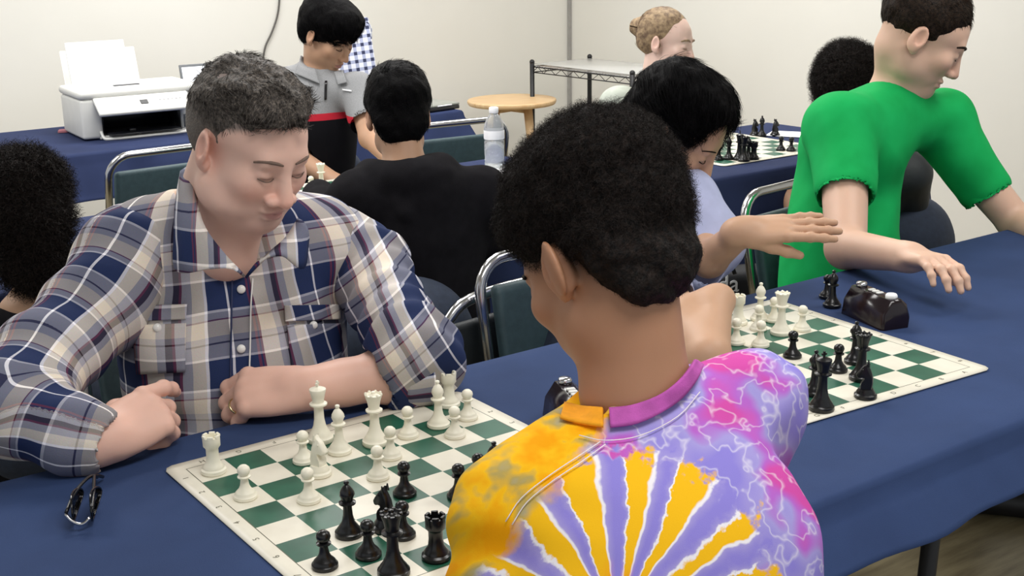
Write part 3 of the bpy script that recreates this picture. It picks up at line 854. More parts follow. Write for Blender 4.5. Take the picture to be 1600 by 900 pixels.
def sm(x, a, b): t = np.clip((x - a) / (b - a), 0, 1); return t * t * (3 - 2 * t)
def gauss(q, c, r): return np.exp(-(((q - np.array(c)) / np.array(r)) ** 2).sum(1))

def skin_mat(name, rough=.48):
    t = NT(name); a = t.n('Attribute', attribute_name='Col')
    n = t.noise(90, 3); c = t.mix(t.math('MULTIPLY', n, .10), a.outputs[0], (.75, .55, .45, 1), 'MULTIPLY')
    t.set(col=c, rough=rough, spec=.35, sss=.12); t.b.inputs['Subsurface Radius'].default_value = (.012, .005, .003); t.b.inputs['Subsurface Scale'].default_value = .6
    t.bump(t.noise(700, 3), .12, .0006); return t.m
M_skin = skin_mat('skin')

# ------------------------------------------------------------------ head and hand builders (person frame: x right, y forward, z up)
def head_sdf(S, R, o, sc, crease=0, jaw=1.0, nose=1.0, brow=1.0, ears=True, fat=0.0, k=.012):
    S.at(R, o, sc)
    S.ell((0, -.018, .045), (.076, .097, .086), k)
    S.ell((0, .040, .030), (.062, .050, .055), .02)
    S.ell((0, .036, -.030), (.061 + fat * .004, .056, .062), .02)
    S.ell((0, .034, -.070), (.050 * jaw + fat * .004, .050, .038), .02)
    S.ell((0, .068, -.094), (.022 * jaw, .018, .016), .016)
    for s in (-1, 1):
        S.ell((s * .046 * jaw, .004, -.066), (.018, .026, .026), .03)
        S.ell((s * .040, .066, -.020), (.022, .018, .020), .022)       # cheek
    if fat: S.ell((0, .03, -.100), (.044, .045, .024), .03)            # soft under-chin
    S.cone((-.032, .080, .024), (.032, .080, .024), .010 * brow, .010 * brow, .018)
    for s in (-1, 1):
        S.ell((s * .031, .101, .004), (.017, .012, .011), .010, sub=True)
        S.ell((s * .031, .0785, .002), (.0150, .0125, .0125), .004)
        S.cone((s * .019, .0915, -.0025), (s * .043, .0865, -.0025), .0012, .0012, .002, sub=True)   # lid line, eyes lowered
    S.cone((0, .090, .012), (0, .1085, -.034), .0070, .0115 * (1 + .3 * (nose - 1)), .014)
    if crease:
        for s in (-1, 1): S.cone((s * .021, .102, -.038), (s * .035, .090, -.070), .0010, .0010, .006, sub=True); S.cone((s * .022, .094, -.072), (s * .030, .086, -.084), .001, .001, .005, sub=True)
    for s in (-1, 1):
        S.ell((s * .0125 * nose, .0985, -.038), (.0085 * nose, .011, .0085), .006)
        S.ell((s * .0065, .106, -.0455), (.0030, .005, .0028), .003, sub=True)
    if crease:
        for s in (-1, 1): S.cone((s * .014, .0945, -.0668), (s * .029, .0865, -.0735), .0013, .0010, .003, sub=True)
        S.cone((-.016, .098, -.0825), (.016, .098, -.0825), .003, .003, .008, sub=True)
    S.ell((0, .0885, -.0615), (.024, .0105, .0068), .006)
    S.ell((0, .0875, -.0735), (.020, .0105, .0075), .006)
    S.cone((-.022, .0945, -.067), (.022, .0945, -.067), .0016, .0016, .003, sub=True)
    if ears:
        for s in (-1, 1):
            E = frame(0, 0, 0)
            a = math.radians(-18 * s)
            Rz = np.array([[math.cos(a), -math.sin(a), 0], [math.sin(a), math.cos(a), 0], [0, 0, 1]])
            S.ell((s * .080, -.014, -.002), (.0075, .020, .031), .006, Rz)
            S.ell((s * .0865, -.010, .004), (.0055, .011, .018), .004, Rz, sub=True)
            S.ell((s * .077, -.006, -.027), (.0065, .009, .011), .005)
    S.at()
def head_color(R, o, sc, base, pink=.5, lips=(.62, .30, .27), stubble=None, hairline=None, browc=None):
    base = np.array(base, float)
    def f(P_):
        q = ((P_ - np.array(o)) @ R) / sc
        c = np.tile(base, (len(P_), 1)) * (1 + .04 * fbm(P_, 40, 3, 2)[:, None])
        red = base * np.array([1.03, .78, .74])
        m = pink * (gauss(q, (0, .105, -.035), (.02, .03, .016)) + gauss(q, (.045, .07, -.03), (.02, .03, .02)) + gauss(q, (-.045, .07, -.03), (.02, .03, .02)) + .8 * gauss(q, (.085, -.01, 0), (.015, .03, .04)) + .8 * gauss(q, (-.085, -.01, 0), (.015, .03, .04)))
        m = np.clip(m, 0, 1)[:, None]; c = c * (1 - m) + red * m
        ml = np.clip(1.4 * gauss(q, (0, .097, -.0675), (.021, .02, .0085)), 0, 1)[:, None]; ml = sm(ml, .25, .8)
        c = c * (1 - ml) + np.array(lips) * ml
        if stubble is not None:
            ms = np.clip(gauss(q, (0, .07, -.088), (.06, .07, .030)) + gauss(q, (0, .1, -.052), (.03, .03, .008)), 0, 1)[:, None] * stubble[1]
            c = c * (1 - ms) + np.array(stubble[0]) * ms
        me_ = np.clip(gauss(q, (.031, .092, -.0025), (.016, .02, .0028)) + gauss(q, (-.031, .092, -.0025), (.016, .02, .0028)), 0, 1)[:, None]
        c = c * (1 - .65 * me_) + base * .25 * .65 * me_
        if hairline is not None:
            mh = hairline[1](q)[:, None]; c = c * (1 - mh) + np.array(hairline[0]) * mh
        return np.clip(c, 0, 1)
    return f
def face_bits(R, o, sc, parent, browcol, lash=True, wide=1.0, brow_z=.026):
    mat = browcol
    for s in (-1, 1):
        bm = bmesh.new()
        pts = [R @ (V(s * x, y, z) * sc) + o for x, y, z in ((.012, .0965, brow_z - .002), (.026, .0955, brow_z + .003), (.041, .087, brow_z + .003), (.052, .0745, brow_z - .003))]
        tube(bm, smooth_path(pts, 5), [(.0012 + .0026 * math.sin(math.pi * (i + 2) / 19)) * sc * wide for i in range(16)], 6)
        from_bm('eyebrow', bm, mat, parent)
        bm = bmesh.new()
        pts = [R @ (V(s * x, y, z) * sc) + o for x, y, z in ((.018, .0895, -.0025), (.026, .0925, -.0048), (.036, .0905, -.0048), (.045, .0840, -.0015))]
        tube(bm, smooth_path(pts, 4), .0010 * sc, 5); from_bm('eyelash', bm, mat, parent)
def hand_sdf(S, R, o, side, sc, curls, thumb=(35, 20, 20), spread=4, k=.006, fat=1.0):
    """R columns: x = towards the thumb side for a right hand seen from its back * side, y along the fingers, z out of the back of the hand.
       side=+1 puts the thumb at -x. curls: per finger (index..little) three bend angles."""
    S.at(R, o, sc)
    S.cone((0, -.02, 0), (0, .012, 0), .026, .027, .02)
    S.ell((0, .045, 0), (.040, .052, .0165 * fat), .02)
    for x in (-.028, -.009, .010, .027): S.cone((x * .7, .01, .0), (x, .078, .001), .012 * fat, .0105 * fat, .01)
    ln = [(.042, .026, .020), (.046, .030, .021), (.043, .028, .021), (.034, .021, .019)]
    tips = []
    for i, x in enumerate((-.030, -.010, .010, .028)):
        xs = x * -side * -1
        p = V(x * side, .082 - (.006 if i == 3 else 0) - (.003 if i == 0 else 0), .001)
        sp = math.radians((i - 1.5) * spread) * side; ang = 0
        r0 = (.0098, .0102, .0098, .0088)[i] * fat
        for j, L in enumerate(ln[i]):
            ang += math.radians(curls[i][j])
            d = V(math.sin(sp) * math.cos(ang), math.cos(sp) * math.cos(ang), -math.sin(ang))
            q = p + d * L; ra = r0 * (1, .92, .84)[j]; rb = r0 * (.92, .84, .70)[j]
            S.cone(p, q, ra, rb, .004); S.ell(p, (ra * 1.06,) * 3, .004)
            p = q
        tips.append((S.W(p), S.R @ d))
    # thumb
    p = V(-.020 * side, .012, -.008); a0 = math.radians(thumb[0]); dirs = []
    d = V(-math.sin(a0) * side, math.cos(a0), -.35); d = unit(d)
    for j, (L, ra, rb) in enumerate(((.040, .0155, .0125), (.032, .0125, .0108), (.026, .0108, .0082))):
        if j: 
            th = math.radians(thumb[j]) * side; d = unit(V(d[0] * math.cos(th) + d[1] * math.sin(th), -d[0] * math.sin(th) + d[1] * math.cos(th), d[2] - .05))
        q = p + d * L; S.cone(p, q, ra * fat, rb * fat, .008); p = q
    tips.append((S.W(p), S.R @ d))
    S.at(); return tips
def rot_to(y, z):
    """frame with column y along y and column z as near z as possible"""
    y = unit(y); z = unit(np.array(z, float) - y * (np.array(z) @ y)); return np.stack([np.cross(y, z), y, z], 1)

# ------------------------------------------------------------------ hair strands: thin tapered ribbons
def sample_surface(P_, Q, n, seed=0, keep=None):
    r = np.random.default_rng(seed); N = vnormals(P_, Q)
    A = np.linalg.norm(np.cross(P_[Q[:, 2]] - P_[Q[:, 0]], P_[Q[:, 3]] - P_[Q[:, 1]]), axis=1)
    i = r.choice(len(Q), n, p=A / A.sum()); u, v = r.random(n)[:, None], r.random(n)[:, None]
    q = Q[i]; pos = (P_[q[:, 0]] * (1 - u) + P_[q[:, 1]] * u) * (1 - v) + (P_[q[:, 3]] * (1 - u) + P_[q[:, 2]] * u) * v
    nn = N[q[:, 0]]
    if keep is not None: m = keep(pos); pos, nn = pos[m], nn[m]
    return pos, nn
def strands(name, pos, dirs, length, width, mat, parent, segs=4, curl=0, curlr=.003, bend=None, droop=0, jit=.15, seed=0, nrm=None):
    r = np.random.default_rng(seed); n = len(pos)
    L = length * r.uniform(.6, 1.15, n)[:, None]; d = dirs + jit * r.normal(size=(n, 3)); d /= np.linalg.norm(d, axis=1, keepdims=True)
    s = np.cross(d, r.normal(size=(n, 3))); s /= np.linalg.norm(s, axis=1, keepdims=True); t2 = np.cross(d, s)
    ph = r.uniform(0, 6.28, n)[:, None]
    rings = []
    for k in range(segs + 1):
        t = k / segs
        c = pos + d * L * t
        if bend is not None: c = c + bend * (L * t * t)
        c = c + V(0, 0, -1) * droop * t * t
        if curl: c = c + curlr * min(1, t * 3) * (s * np.cos(ph + curl * t) + t2 * np.sin(ph + curl * t))
        w_ = width * (1 - .75 * t)
        rings.append((c - s * w_, c + s * w_))
    verts = np.stack([x for ab in rings for x in ab], 1)          # n, 2*(segs+1), 3
    m = verts.shape[1]; base = (np.arange(n) * m)[:, None]
    Q = np.concatenate([base + np.array([2 * k, 2 * k + 1, 2 * k + 3, 2 * k + 2]) for k in range(segs)])
    o = qmesh(name, [(verts.reshape(-1, 3), Q)], mat, parent); o['kind'] = 'stuff'; return o
def hairmat(name, a, b, rough=.55, spec=.12, sc=160):
    t = NT(name); tc = t.n('TexCoord'); mp = t.n('Mapping'); mp.inputs['Scale'].default_value = (1, 1, 1); t.l(tc.outputs['Object'], mp.inputs[0])
    t.set(col=t.ramp(t.noise(sc, 3), [(.35, srgb(a)), (.65, srgb(b))]), rough=rough, spec=spec); t.bump(t.noise(350, 4), .6, .003); return t.m
def cloth_bump(t, scale=1200, s=.25): t.bump(t.noise(scale, 2), s, .0006)
def person(label, loc): return thing('person', label, 'person', loc)
def child_of(o, root):
    o.parent = root; o.matrix_parent_inverse = Matrix.Translation(root.location).inverted(); return o
# ------------------------------------------------------------------ person 1: man in the plaid shirt
def plaid_mat():
    t = NT('plaid_flannel'); uv = t.n('UVMap'); uv.uv_map = 'UVMap'; sp = t.n('SeparateXYZ'); t.l(uv.outputs[0], sp.inputs[0])
    nv, gy, cr, wh, mr, dk = srgb('#253154'), srgb('#a3a2aa'), srgb('#dad0c0'), srgb('#e8e6ea'), srgb('#6e3346'), srgb('#3a2f36')
    wu = t.math('MULTIPLY', t.math('SUBTRACT', t.noise(9, 2), .5), .012)
    fu = t.math('FRACT', t.math('DIVIDE', t.math('ADD', sp.outputs[0], t.math('ADD', wu, 5.0)), .128))
    fv = t.math('FRACT', t.math('DIVIDE', t.math('ADD', sp.outputs[1], 5.0), .118))
    warp = t.ramp(fu, [(0, nv), (.20, wh), (.225, nv), (.42, mr), (.445, nv), (.46, mr), (.48, cr), (.63, gy), (.70, dk), (.755, mr), (.78, gy), (.86, cr), (.97, wh)], 'CONSTANT')
    weft = t.ramp(fv, [(0, nv), (.14, nv), (.30, wh), (.33, gy), (.50, dk), (.52, gy), (.60, cr), (.80, mr), (.82, gy), (.90, wh), (.93, nv)], 'CONSTANT')
    c = t.mix(.38, warp, weft)
    # where both yarns are dark or light the colour is purer
    c = t.mix(.22, c, t.mix(1.0, warp, weft, 'MULTIPLY'))
    fine = t.n('TexNoise'); fine.inputs['Scale'].default_value = 500; t.l(t.tc.outputs['Object'], fine.inputs[0])
    c = t.mix(.12, c, fine.outputs[1], 'OVERLAY')
    c = t.mix(1.0, c, (1.3, 1.3, 1.33, 1), 'MULTIPLY')
    t.set(col=c, rough=.85, spec=.15); t.bump(fine.outputs[0], .3, .0008); return t.m
M_plaid = plaid_mat()
def limb_uv(pts, u0=0.0):
    """uv in metres: u around the limb, v along it"""
    pts = [np.array(p, float) for p in pts]; seg = [b - a for a, b in zip(pts, pts[1:])]; cum = np.cumsum([0] + [np.linalg.norm(d) for d in seg])
    ref = unit(np.cross(seg[0], V(.2, .9, .3)))
    def f(P_):
        best = np.full(len(P_), 9e9); vv = np.zeros(len(P_)); uu = np.zeros(len(P_))
        num = np.zeros(len(P_)); den = np.zeros(len(P_)); nu = np.zeros((len(P_), 2))
        for k, (a, d) in enumerate(zip(pts, seg)):
            L = np.linalg.norm(d); t = np.clip((P_ - a) @ d / L ** 2, -.5 if k == 0 else 0, 1.5 if k == len(seg) - 1 else 1)
            c = P_ - a - t[:, None] * d; ds = np.linalg.norm(c, axis=1); w_ = np.exp(-ds / .006)
            y = unit(d); x = unit(ref - y * (ref @ y)); z = np.cross(y, x)
            num += w_ * (cum[k] + t * L); den += w_
            cc = c / (ds[:, None] + 1e-9); nu += w_[:, None] * np.stack([cc @ x, cc @ z], 1)
        return np.stack([u0 + np.arctan2(nu[:, 1], nu[:, 0]) * .058, num / (den + 1e-30)], 1)
    return f
SKIN_M = (.79, .51, .415)
man = person('man with short greying hair in a navy and cream plaid shirt', (.27, .42, 0))
mo = atd(391, 229, 1.95); mR = frame(169, 25, 2); ms = 1.0
nb = V(.205, .335, 1.005)
S = Sdf((.0, .0, .88), (.42, .48, 1.36), .0026)
head_sdf(S, mR, mo, ms, crease=1, jaw=1.34, nose=1.38, brow=1.2, fat=2.2)
hl = lambda *p: mR @ (V(*p) * ms) + mo
S.cone(hl(0, -.035, -.03), nb + V(0, .02, -.01), .062, .068, .03)
S.cone(hl(0, .0, -.075), nb + V(.0, -.055, -.03), .046, .05, .035)
S.ell(nb + V(.01, .01, -.07), (.09, .06, .05), .03)
hp, hq = S.mesh(); hp = relax(hp, hq, 1, .4)
def man_hairline(q):
    # short sides: grey stubble on the skin under the hair
    x, y, z = q.T
    return sm(z + .35 * (-y) + .008 * np.sin(60 * y), .042, .056) * (np.abs(x) > -1) * (1 - sm(y, .082, .096)) * .8
parts = [(hp, hq)]
# arms: image right (his left)
eL, wL = atz(668, 574, .792), atz(487, 607, .786)
kL = atz(400, 608, .786)
S = Sdf(np.minimum(eL, kL) - .12, np.maximum(eL, kL) + .12, .0021)
S.chain([eL + V(.03, .02, .0), eL + (wL - eL) * .3, eL + (wL - eL) * .75, wL], [.047, .046, .034, .029], .02)
f_ = unit(kL - wL); LR = rot_to(f_ + V(0, -.05, -.05), V(.15, -.55, .85))
LR = rot_to(LR[:, 1], V(.05, -.62, .80))
wl2 = wL + f_ * .012
tipsL = hand_sdf(S, LR, wl2, -1, 1.14, [(38, 50, 30), (46, 55, 32), (52, 60, 35), (58, 62, 35)], thumb=(20, 25, 15), spread=2, fat=1.12)
parts.append(S.mesh())
# image left (his right)
wR = atz(160, 690, .778); kR = atz(228, 672, .775); eR = atz(60, 668, .80)
S = Sdf(np.minimum(eR, kR) - .13, np.maximum(eR, kR) + .13, .0021)
S.chain([eR, wR], [.042, .030], .02)
f_ = unit(kR - wR + V(0, .0, .02)); RR = rot_to(f_, V(-.12, -.66, .75))
tipsR = hand_sdf(S, RR, wR + f_ * .004, 1, 1.08, [(26, 24, 12), (52, 62, 35), (60, 68, 38), (64, 66, 38)], thumb=(30, 25, 20), spread=2, fat=1.14)
parts.append(S.mesh())
hc = head_color(mR, mo, ms, SKIN_M, .7, lips=(.56, .27, .24), stubble=((.42, .30, .26), .35), hairline=((.15, .14, .135), man_hairline))
def mcol(P_):
    c = hc(P_); far = np.linalg.norm(P_ - mo, axis=1) > .28
    c[far] = np.array(SKIN_M) * (1 + .05 * fbm(P_[far], 60, 4, 2)[:, None]) * np.array([1.0, .96, .95])
    for t_, d_ in tipsR + tipsL:
        m = np.exp(-((P_ - t_) ** 2).sum(1) / .018 ** 2)[:, None] * .5; c = c * (1 - m) + c * np.array([1.06, .84, .82]) * m
    return np.clip(c, 0, 1)
body = qmesh('body', parts, M_skin, man, col=mcol)
M_brow_g = plain('brow_grey_brown', '#6f5b50', .8)
face_bits(mR, mo, ms, man, M_brow_g, wide=.75)
bm = bmesh.new()   # wedding ring
sp0 = math.radians((2 - 1.5) * 2) * -1; rd = V(math.sin(sp0) * math.cos(math.radians(52)), math.cos(math.radians(52)), -math.sin(math.radians(52)))
rc = LR @ ((V(-.010, .082, .001) + rd * .021) * 1.14) + wl2; rF = rot_to(LR @ rd, LR[:, 2])
tube(bm, [rc + rF[:, 0] * .0131 * math.cos(a) + rF[:, 2] * .0131 * math.sin(a) for a in np.linspace(0, 2 * math.pi, 25)], .0021, 8, False)
from_bm('wedding_ring', bm, plain('gold', '#d9c79a', .2, .02, 40, metal=1), man)
# hair: cap with swept, slightly wavy top
def man_hair():
    S = Sdf(mo - .17, mo + V(.17, .19, .2), .003)
    S.at(mR, mo, ms)
    S.ell((0, -.026, .048), (.0785, .098, .085), .01)
    S.ell((0, .022, .096), (.060, .060, .032), .03)
    S.ell((.012, .050, .096), (.046, .030, .022), .02)
    S.ell((0, -.05, .02), (.076, .075, .085), .02)
    # cut away the face, ears and nape
    S.cut((0, .062, .052), (0, .80, -.62), .012)
    S.ell((0, .088, .020), (.078, .052, .058), .012, sub=True)
    for s in (-1, 1):
        S.ell((s * .088, -.010, -.012), (.022, .030, .046), .008, sub=True)
        S.ell((s * .080, .045, -.020), (.030, .042, .052), .010, sub=True)
    S.cut((0, -.06, -.062), (0, -.35, -1), .015)
    S.at(); p, q = S.mesh(); return relax(p, q, 2), q
mhp, mhq = man_hair()
N = vnormals(mhp, mhq); ql = ((mhp - mo) @ mR) / ms
top = sm(ql[:, 2], .05, .10)
mhp2 = mhp + N * ((.0012 + .0042 * top) * fbm(np.stack([ql[:, 0] * 2.4, ql[:, 1], ql[:, 2] * 1.2], 1), 75, 5, 4))[:, None]
def greyhair():
    t = NT('greying_hair'); a = t.n('Attribute', attribute_name='Col')
    n = t.noise(260, 4); c = t.mix(t.ramp(n, [(.42, (0, 0, 0, 1)), (.68, (1, 1, 1, 1))]), a.outputs[0], srgb('#776d64'))
    t.set(col=c, rough=.55, spec=.35); t.bump(t.noise(400, 4), .7, .004); return t.m
M_grey = greyhair()
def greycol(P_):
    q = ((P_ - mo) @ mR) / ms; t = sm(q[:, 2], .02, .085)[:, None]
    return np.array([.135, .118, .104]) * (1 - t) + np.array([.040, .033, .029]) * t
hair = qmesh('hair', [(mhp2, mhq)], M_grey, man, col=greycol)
sp_, sn_ = sample_surface(mhp2, mhq, 16000, 3)
qs = ((sp_ - mo) @ mR) / ms
flow = (mR @ V(.35, .75, .0))[None, :] * sm(qs[:, 2], .03, .09)[:, None] + (mR @ V(0, -.25, -1))[None, :] * (1 - sm(qs[:, 2], .03, .09))[:, None]
flow = flow + .55 * np.stack([np.sin(sp_ @ V(70, 30, 20)), np.sin(sp_ @ V(20, 80, 10) + 1), np.sin(sp_ @ V(10, 30, 75) + 2)], 1) * sm(qs[:, 2], .05, .1)[:, None]
fl = flow - sn_ * (flow * sn_).sum(1, keepdims=True) * .85 + sn_ * .20
M_str = hairmat('hair_strands_grey', '#201c1a', '#6f6862', .5)
hs = strands('hair_strands', sp_ - sn_ * .001, fl / np.linalg.norm(fl, axis=1, keepdims=True), np.where(qs[:, 2] > .05, .028, .009)[:, None] * 1.0, .0005, M_str, hair, 3, bend=-sn_ * .5, jit=.12, seed=5)
M_str.node_tree.nodes['Principled BSDF'].inputs['Base Color'].links[0].from_node

# shirt
shL, shR = V(.438, .345, .945), V(.058, .375, .975)
S = Sdf((-.10, .06, .52), (.66, .62, 1.10), .0042)
S.ell((.262, .375, .86), (.185, .125, .175), .04)
S.ell((.258, .335, .80), (.172, .120, .13), .05)
S.ell((.105, .335, .80), (.075, .10, .13), .05)
S.ell((.245, .325, .66), (.185, .175, .17), .06)
S.cone((.12, .385, .965), (.40, .355, .940), .082, .082, .05)
S.cone((.20, .365, 1.005), shR + V(.03, 0, .005), .062, .066, .05)
S.cone((.22, .355, 1.005), shL + V(-.03, 0, .0), .062, .070, .05)
S.cone(nb + V(0, .025, .09), nb + V(0, -.0, -.03), .048, .050, .01, sub=True)
S.ell(nb + V(.030, -.095, -.014), (.014, .06, .062), .01, sub=True, R=None)
tp, tq = S.mesh(); tp = relax(tp, tq, 2)
N = vnormals(tp, tq)
fold = .0050 * fbm(np.stack([tp[:, 0] * 1.6, tp[:, 1], tp[:, 2] * .7], 1), 13, 21, 3)
fold += .007 * np.sin((tp[:, 2] * 46 + 9 * np.abs(tp[:, 0] - .26) * 2.5)) * sm(.80 - tp[:, 2], 0, .08) * np.exp(-((tp[:, 0] - .06) / .1) ** 2)
tp = tp + N * fold[:, None]
def torso_uv(P_):
    c = V(.262, .40, .8); q = P_ - c
    a = np.arctan2(q[:, 0], -(q[:, 1] - .10)); return np.stack([a * .205 + .074 + .262, P_[:, 2] + .004 + .35 * np.maximum(0, P_[:, 1] - .27) * sm(P_[:, 2], .93, 1.02)], 1)
shirt = qmesh('shirt', [(tp, tq)], M_plaid, man, uv=torso_uv)
def sleeve(name, pts, rs, h=.0042, amp=.006, fr=60, seed=1, cuffs=(), par=None, mat=None, ridge=1.0, clear=None, uvf=None):
    P3 = np.array(pts); S = Sdf(P3.min(0) - .13, P3.max(0) + .13, h)
    S.chain(pts, rs, .03)
    for c in cuffs: S.cone(*c)
    if clear: S.cone(*clear, sub=True)
    p, q = S.mesh(); p = relax(p, q, 1); N = vnormals(p, q)
    ax = unit(P3[-1] - P3[0])
    f = amp * ridge * np.sin(p @ ax * fr + 2.2 * fbm(p, 9, seed, 2)) * .6 + amp * fbm(p, 24, seed + 1, 3)
    return qmesh(name, [(p + N * f[:, None], q)], mat or M_plaid, par, uv=uvf or limb_uv(pts))
elL = atz(700, 545, .83)
ax = unit(wL - eL); 
e_in = eL + ax * .045
sleeve('sleeve', [shL + V(-.02, .01, .0), shL + V(.045, -.03, -.05), elL + V(-.050, .03, .01), eL + V(.008, .012, .014), e_in + V(0, .004, .006)], [.080, .073, .062, .060, .056], par=man, seed=3, amp=.007, fr=95, uvf=lambda X: np.stack([.82 * X[:, 0] + .50 * X[:, 2] - .45 * X[:, 1], .82 * X[:, 2] - .50 * X[:, 0] + .45 * X[:, 1]], 1),
       cuffs=[(e_in - ax * .028, e_in + ax * .002, .062, .058, .008)], clear=(e_in + ax * .010 - ax * .012, e_in + ax * .12, .050, .048, .004))
axR = unit(wR - eR)
elR = eR + V(-.03, .03, .01)
sleeve('sleeve', [shR + V(.02, .0, .0), shR + V(-.055, -.04, -.07), atz(72, 560, .86) + V(0, 0, 0), elR + V(0, .01, .01), eR + (wR - eR) * .55, wR - axR * .012], [.085, .078, .070, .062, .052, .044], par=man, seed=13, amp=.0055, fr=70,
       clear=(wR - axR * .02, wR + axR * .1, .036, .05, .003))
# button cuff of the right sleeve
S = Sdf(wR - .12, wR + .12, .003); S.cone(wR - axR * .062, wR - axR * .012, .0475, .0440, .003); S.cone(wR - axR * .02, wR + axR * .05, .037, .04, .002, sub=True); S.cut(wR - axR * .010, axR)
S.cut(wR - axR * .064, -axR)
p, q = S.mesh(); qmesh('cuff', [(p, q)], M_plaid, man, uv=limb_uv([wR - axR * .1, wR]))
# rolled cuff of the left sleeve
S = Sdf(e_in - .13, e_in + .13, .003); S.cone(e_in - ax * .035, e_in + ax * .006, .0655, .0600, .003); S.cut(e_in + ax * .008, ax); S.cut(e_in - ax * .038, -ax); S.cone(e_in - ax * .002, e_in + ax * .08, .050, .05, .002, sub=True)
p, q = S.mesh(); N = vnormals(p, q); p = p + N * (.004 * fbm(p, 40, 8, 2))[:, None]; qmesh('cuff', [(p, q)], M_plaid, man, uv=limb_uv([e_in - ax * .1, e_in]))
# surface helper: drop a point given by pixel onto the shirt front
def drape(P_, Q, px, py):
    """nearest front-most shirt vertex along the pixel ray"""
    d = unit(ray(px, py)); r = P_ - CAM; t = r @ d; off = np.linalg.norm(r - t[:, None] * d, axis=1)
    m = off < .006
    if not m.any(): m = off < off.min() + .004
    i = np.nonzero(m)[0][np.argmin(t[m])]; return CAM + d * t[i]
def on_shirt(pts, lift=.003, P_=None, Q=None):
    return [drape(tp if P_ is None else P_, tq, *p) - unit(ray(*p)) * lift for p in pts]
M_snap = plain('pearl_snap', '#eceae6', .15)
for x, y in ((377, 452), (377, 545), (373, 500), (246, 512), (490, 508)):
    if (x, y) == (373, 500): continue
    c = drape(tp, tq, x, y); n = -unit(ray(x, y))
    bm = bmesh.new(); R3 = rot_to(n, V(0, 0, 1))
    lathe(bm, [(0, 0), (.0065, 0), (.0072, .002), (.0062, .0042), (0, .0052)], 18)
    Mx = Matrix.Identity(4)
    Rz = np.stack([R3[:, 0], np.cross(R3[:, 1], R3[:, 0]), R3[:, 1]], 1)
    for i in range(3):
        for j in range(3): Mx[i][j] = Rz[i, j]
        Mx[i][3] = (c + n * .001)[i]
    bm.transform(Mx); from_bm('snap_button', bm, M_snap, man)
M_seam = plain('navy_seam', '#2a3356', .8)
def seam(name, pts, r=.0016, mat=None, lift=.001, P_=None, par=None):
    bm = bmesh.new(); tube(bm, smooth_path(on_shirt(pts, lift, P_), 4), r, 6); return from_bm(name, bm, mat or M_seam, par or man)
seam('placket_seam', [(395, 435), (392, 480), (391, 540), (389, 600)], .0014, M_snap)
seam('placket_seam', [(363, 425), (362, 480), (361, 540), (360, 600)])
def flat_patch(name, corners, n=8, mat=None, lift=.004, P_=None, par=None, uvf=None, th=.0025):
    """quad patch laid over the garment; corners are pixel positions tl, tr, br, bl"""
    tl, tr, br, bl = [np.array(c, float) for c in corners]; rows = []
    for j in range(n + 1):
        for i in range(n + 1):
            a = i / n; b = j / n; c = (tl * (1 - a) + tr * a) * (1 - b) + (bl * (1 - a) + br * a) * b
            rows.append(drape(tp if P_ is None else P_, None, *c) - unit(ray(*c)) * lift)
    P3 = np.array(rows); Q = np.array([[j * (n + 1) + i, j * (n + 1) + i + 1, (j + 1) * (n + 1) + i + 1, (j + 1) * (n + 1) + i] for j in range(n) for i in range(n)])
    P3 = relax(P3, Q, 2, .5)
    o = qmesh(name, [(P3, Q[:, ::-1])], mat or M_plaid, par or man, uv=uvf or (lambda X: torso_uv(X)))
    s = o.modifiers.new('thickness', 'SOLIDIFY'); s.thickness = th; s.offset = 0; return o
for cx in (246, 489):
    k = -1 if cx > 300 else 1
    flat_patch('pocket_flap', [(cx - 50, 476), (cx + 52, 474), (cx + 50, 500), (cx - 48, 504)], uvf=lambda X: torso_uv(X) + V(.02, .03))
    flat_patch('pocket', [(cx - 46, 504), (cx + 50, 500), (cx + 48, 586), (cx - 36, 590)], lift=.0025, uvf=lambda X: torso_uv(X) + V(.006, -.008))
# collar: two leaves folded over the neckline
def collar_leaf(inner, outer, name='collar', mat=None, par=None, uvs=(0, 0), th=.004):
    n = len(inner); ins = smooth_path(inner, 6); ous = smooth_path(outer, 6); m = len(ins); K = 5
    P3 = []
    for k in range(K):
        t = k / (K - 1)
        for a, b in zip(ins, ous): P3.append(a * (1 - t) + b * t + V(0, -.012, .010) * math.sin(math.pi * t) * .8)
    Q = np.array([[k * m + i, k * m + i + 1, (k + 1) * m + i + 1, (k + 1) * m + i] for k in range(K - 1) for i in range(m - 1)])
    P3 = np.array(P3)
    o = qmesh(name, [(P3, Q)], mat or M_plaid, par or man, uv=lambda X: np.stack([X[:, 0] * 1.0 + uvs[0] - X[:, 1] * .5, X[:, 2] + uvs[1]], 1))
    s = o.modifiers.new('thickness', 'SOLIDIFY'); s.thickness = th; s.offset = 0; return o
D = lambda x, y, d: atd(x, y, d)
collar_leaf([D(310, 262, 2.03), D(306, 300, 1.97), D(318, 350, 1.915), D(348, 392, 1.89), D(382, 432, 1.895)],
            [D(283, 268, 2.04), D(276, 310, 1.965), D(273, 365, 1.93), D(277, 424, 1.915), D(338, 418, 1.88)], uvs=(.03, .02))
collar_leaf([D(384, 434, 1.90), D(418, 398, 1.93), D(446, 372, 1.96), D(466, 342, 1.99)],
            [D(408, 404, 1.90), D(440, 400, 1.92), D(474, 420, 1.95), D(482, 372, 1.98)], uvs=(.055, .05))
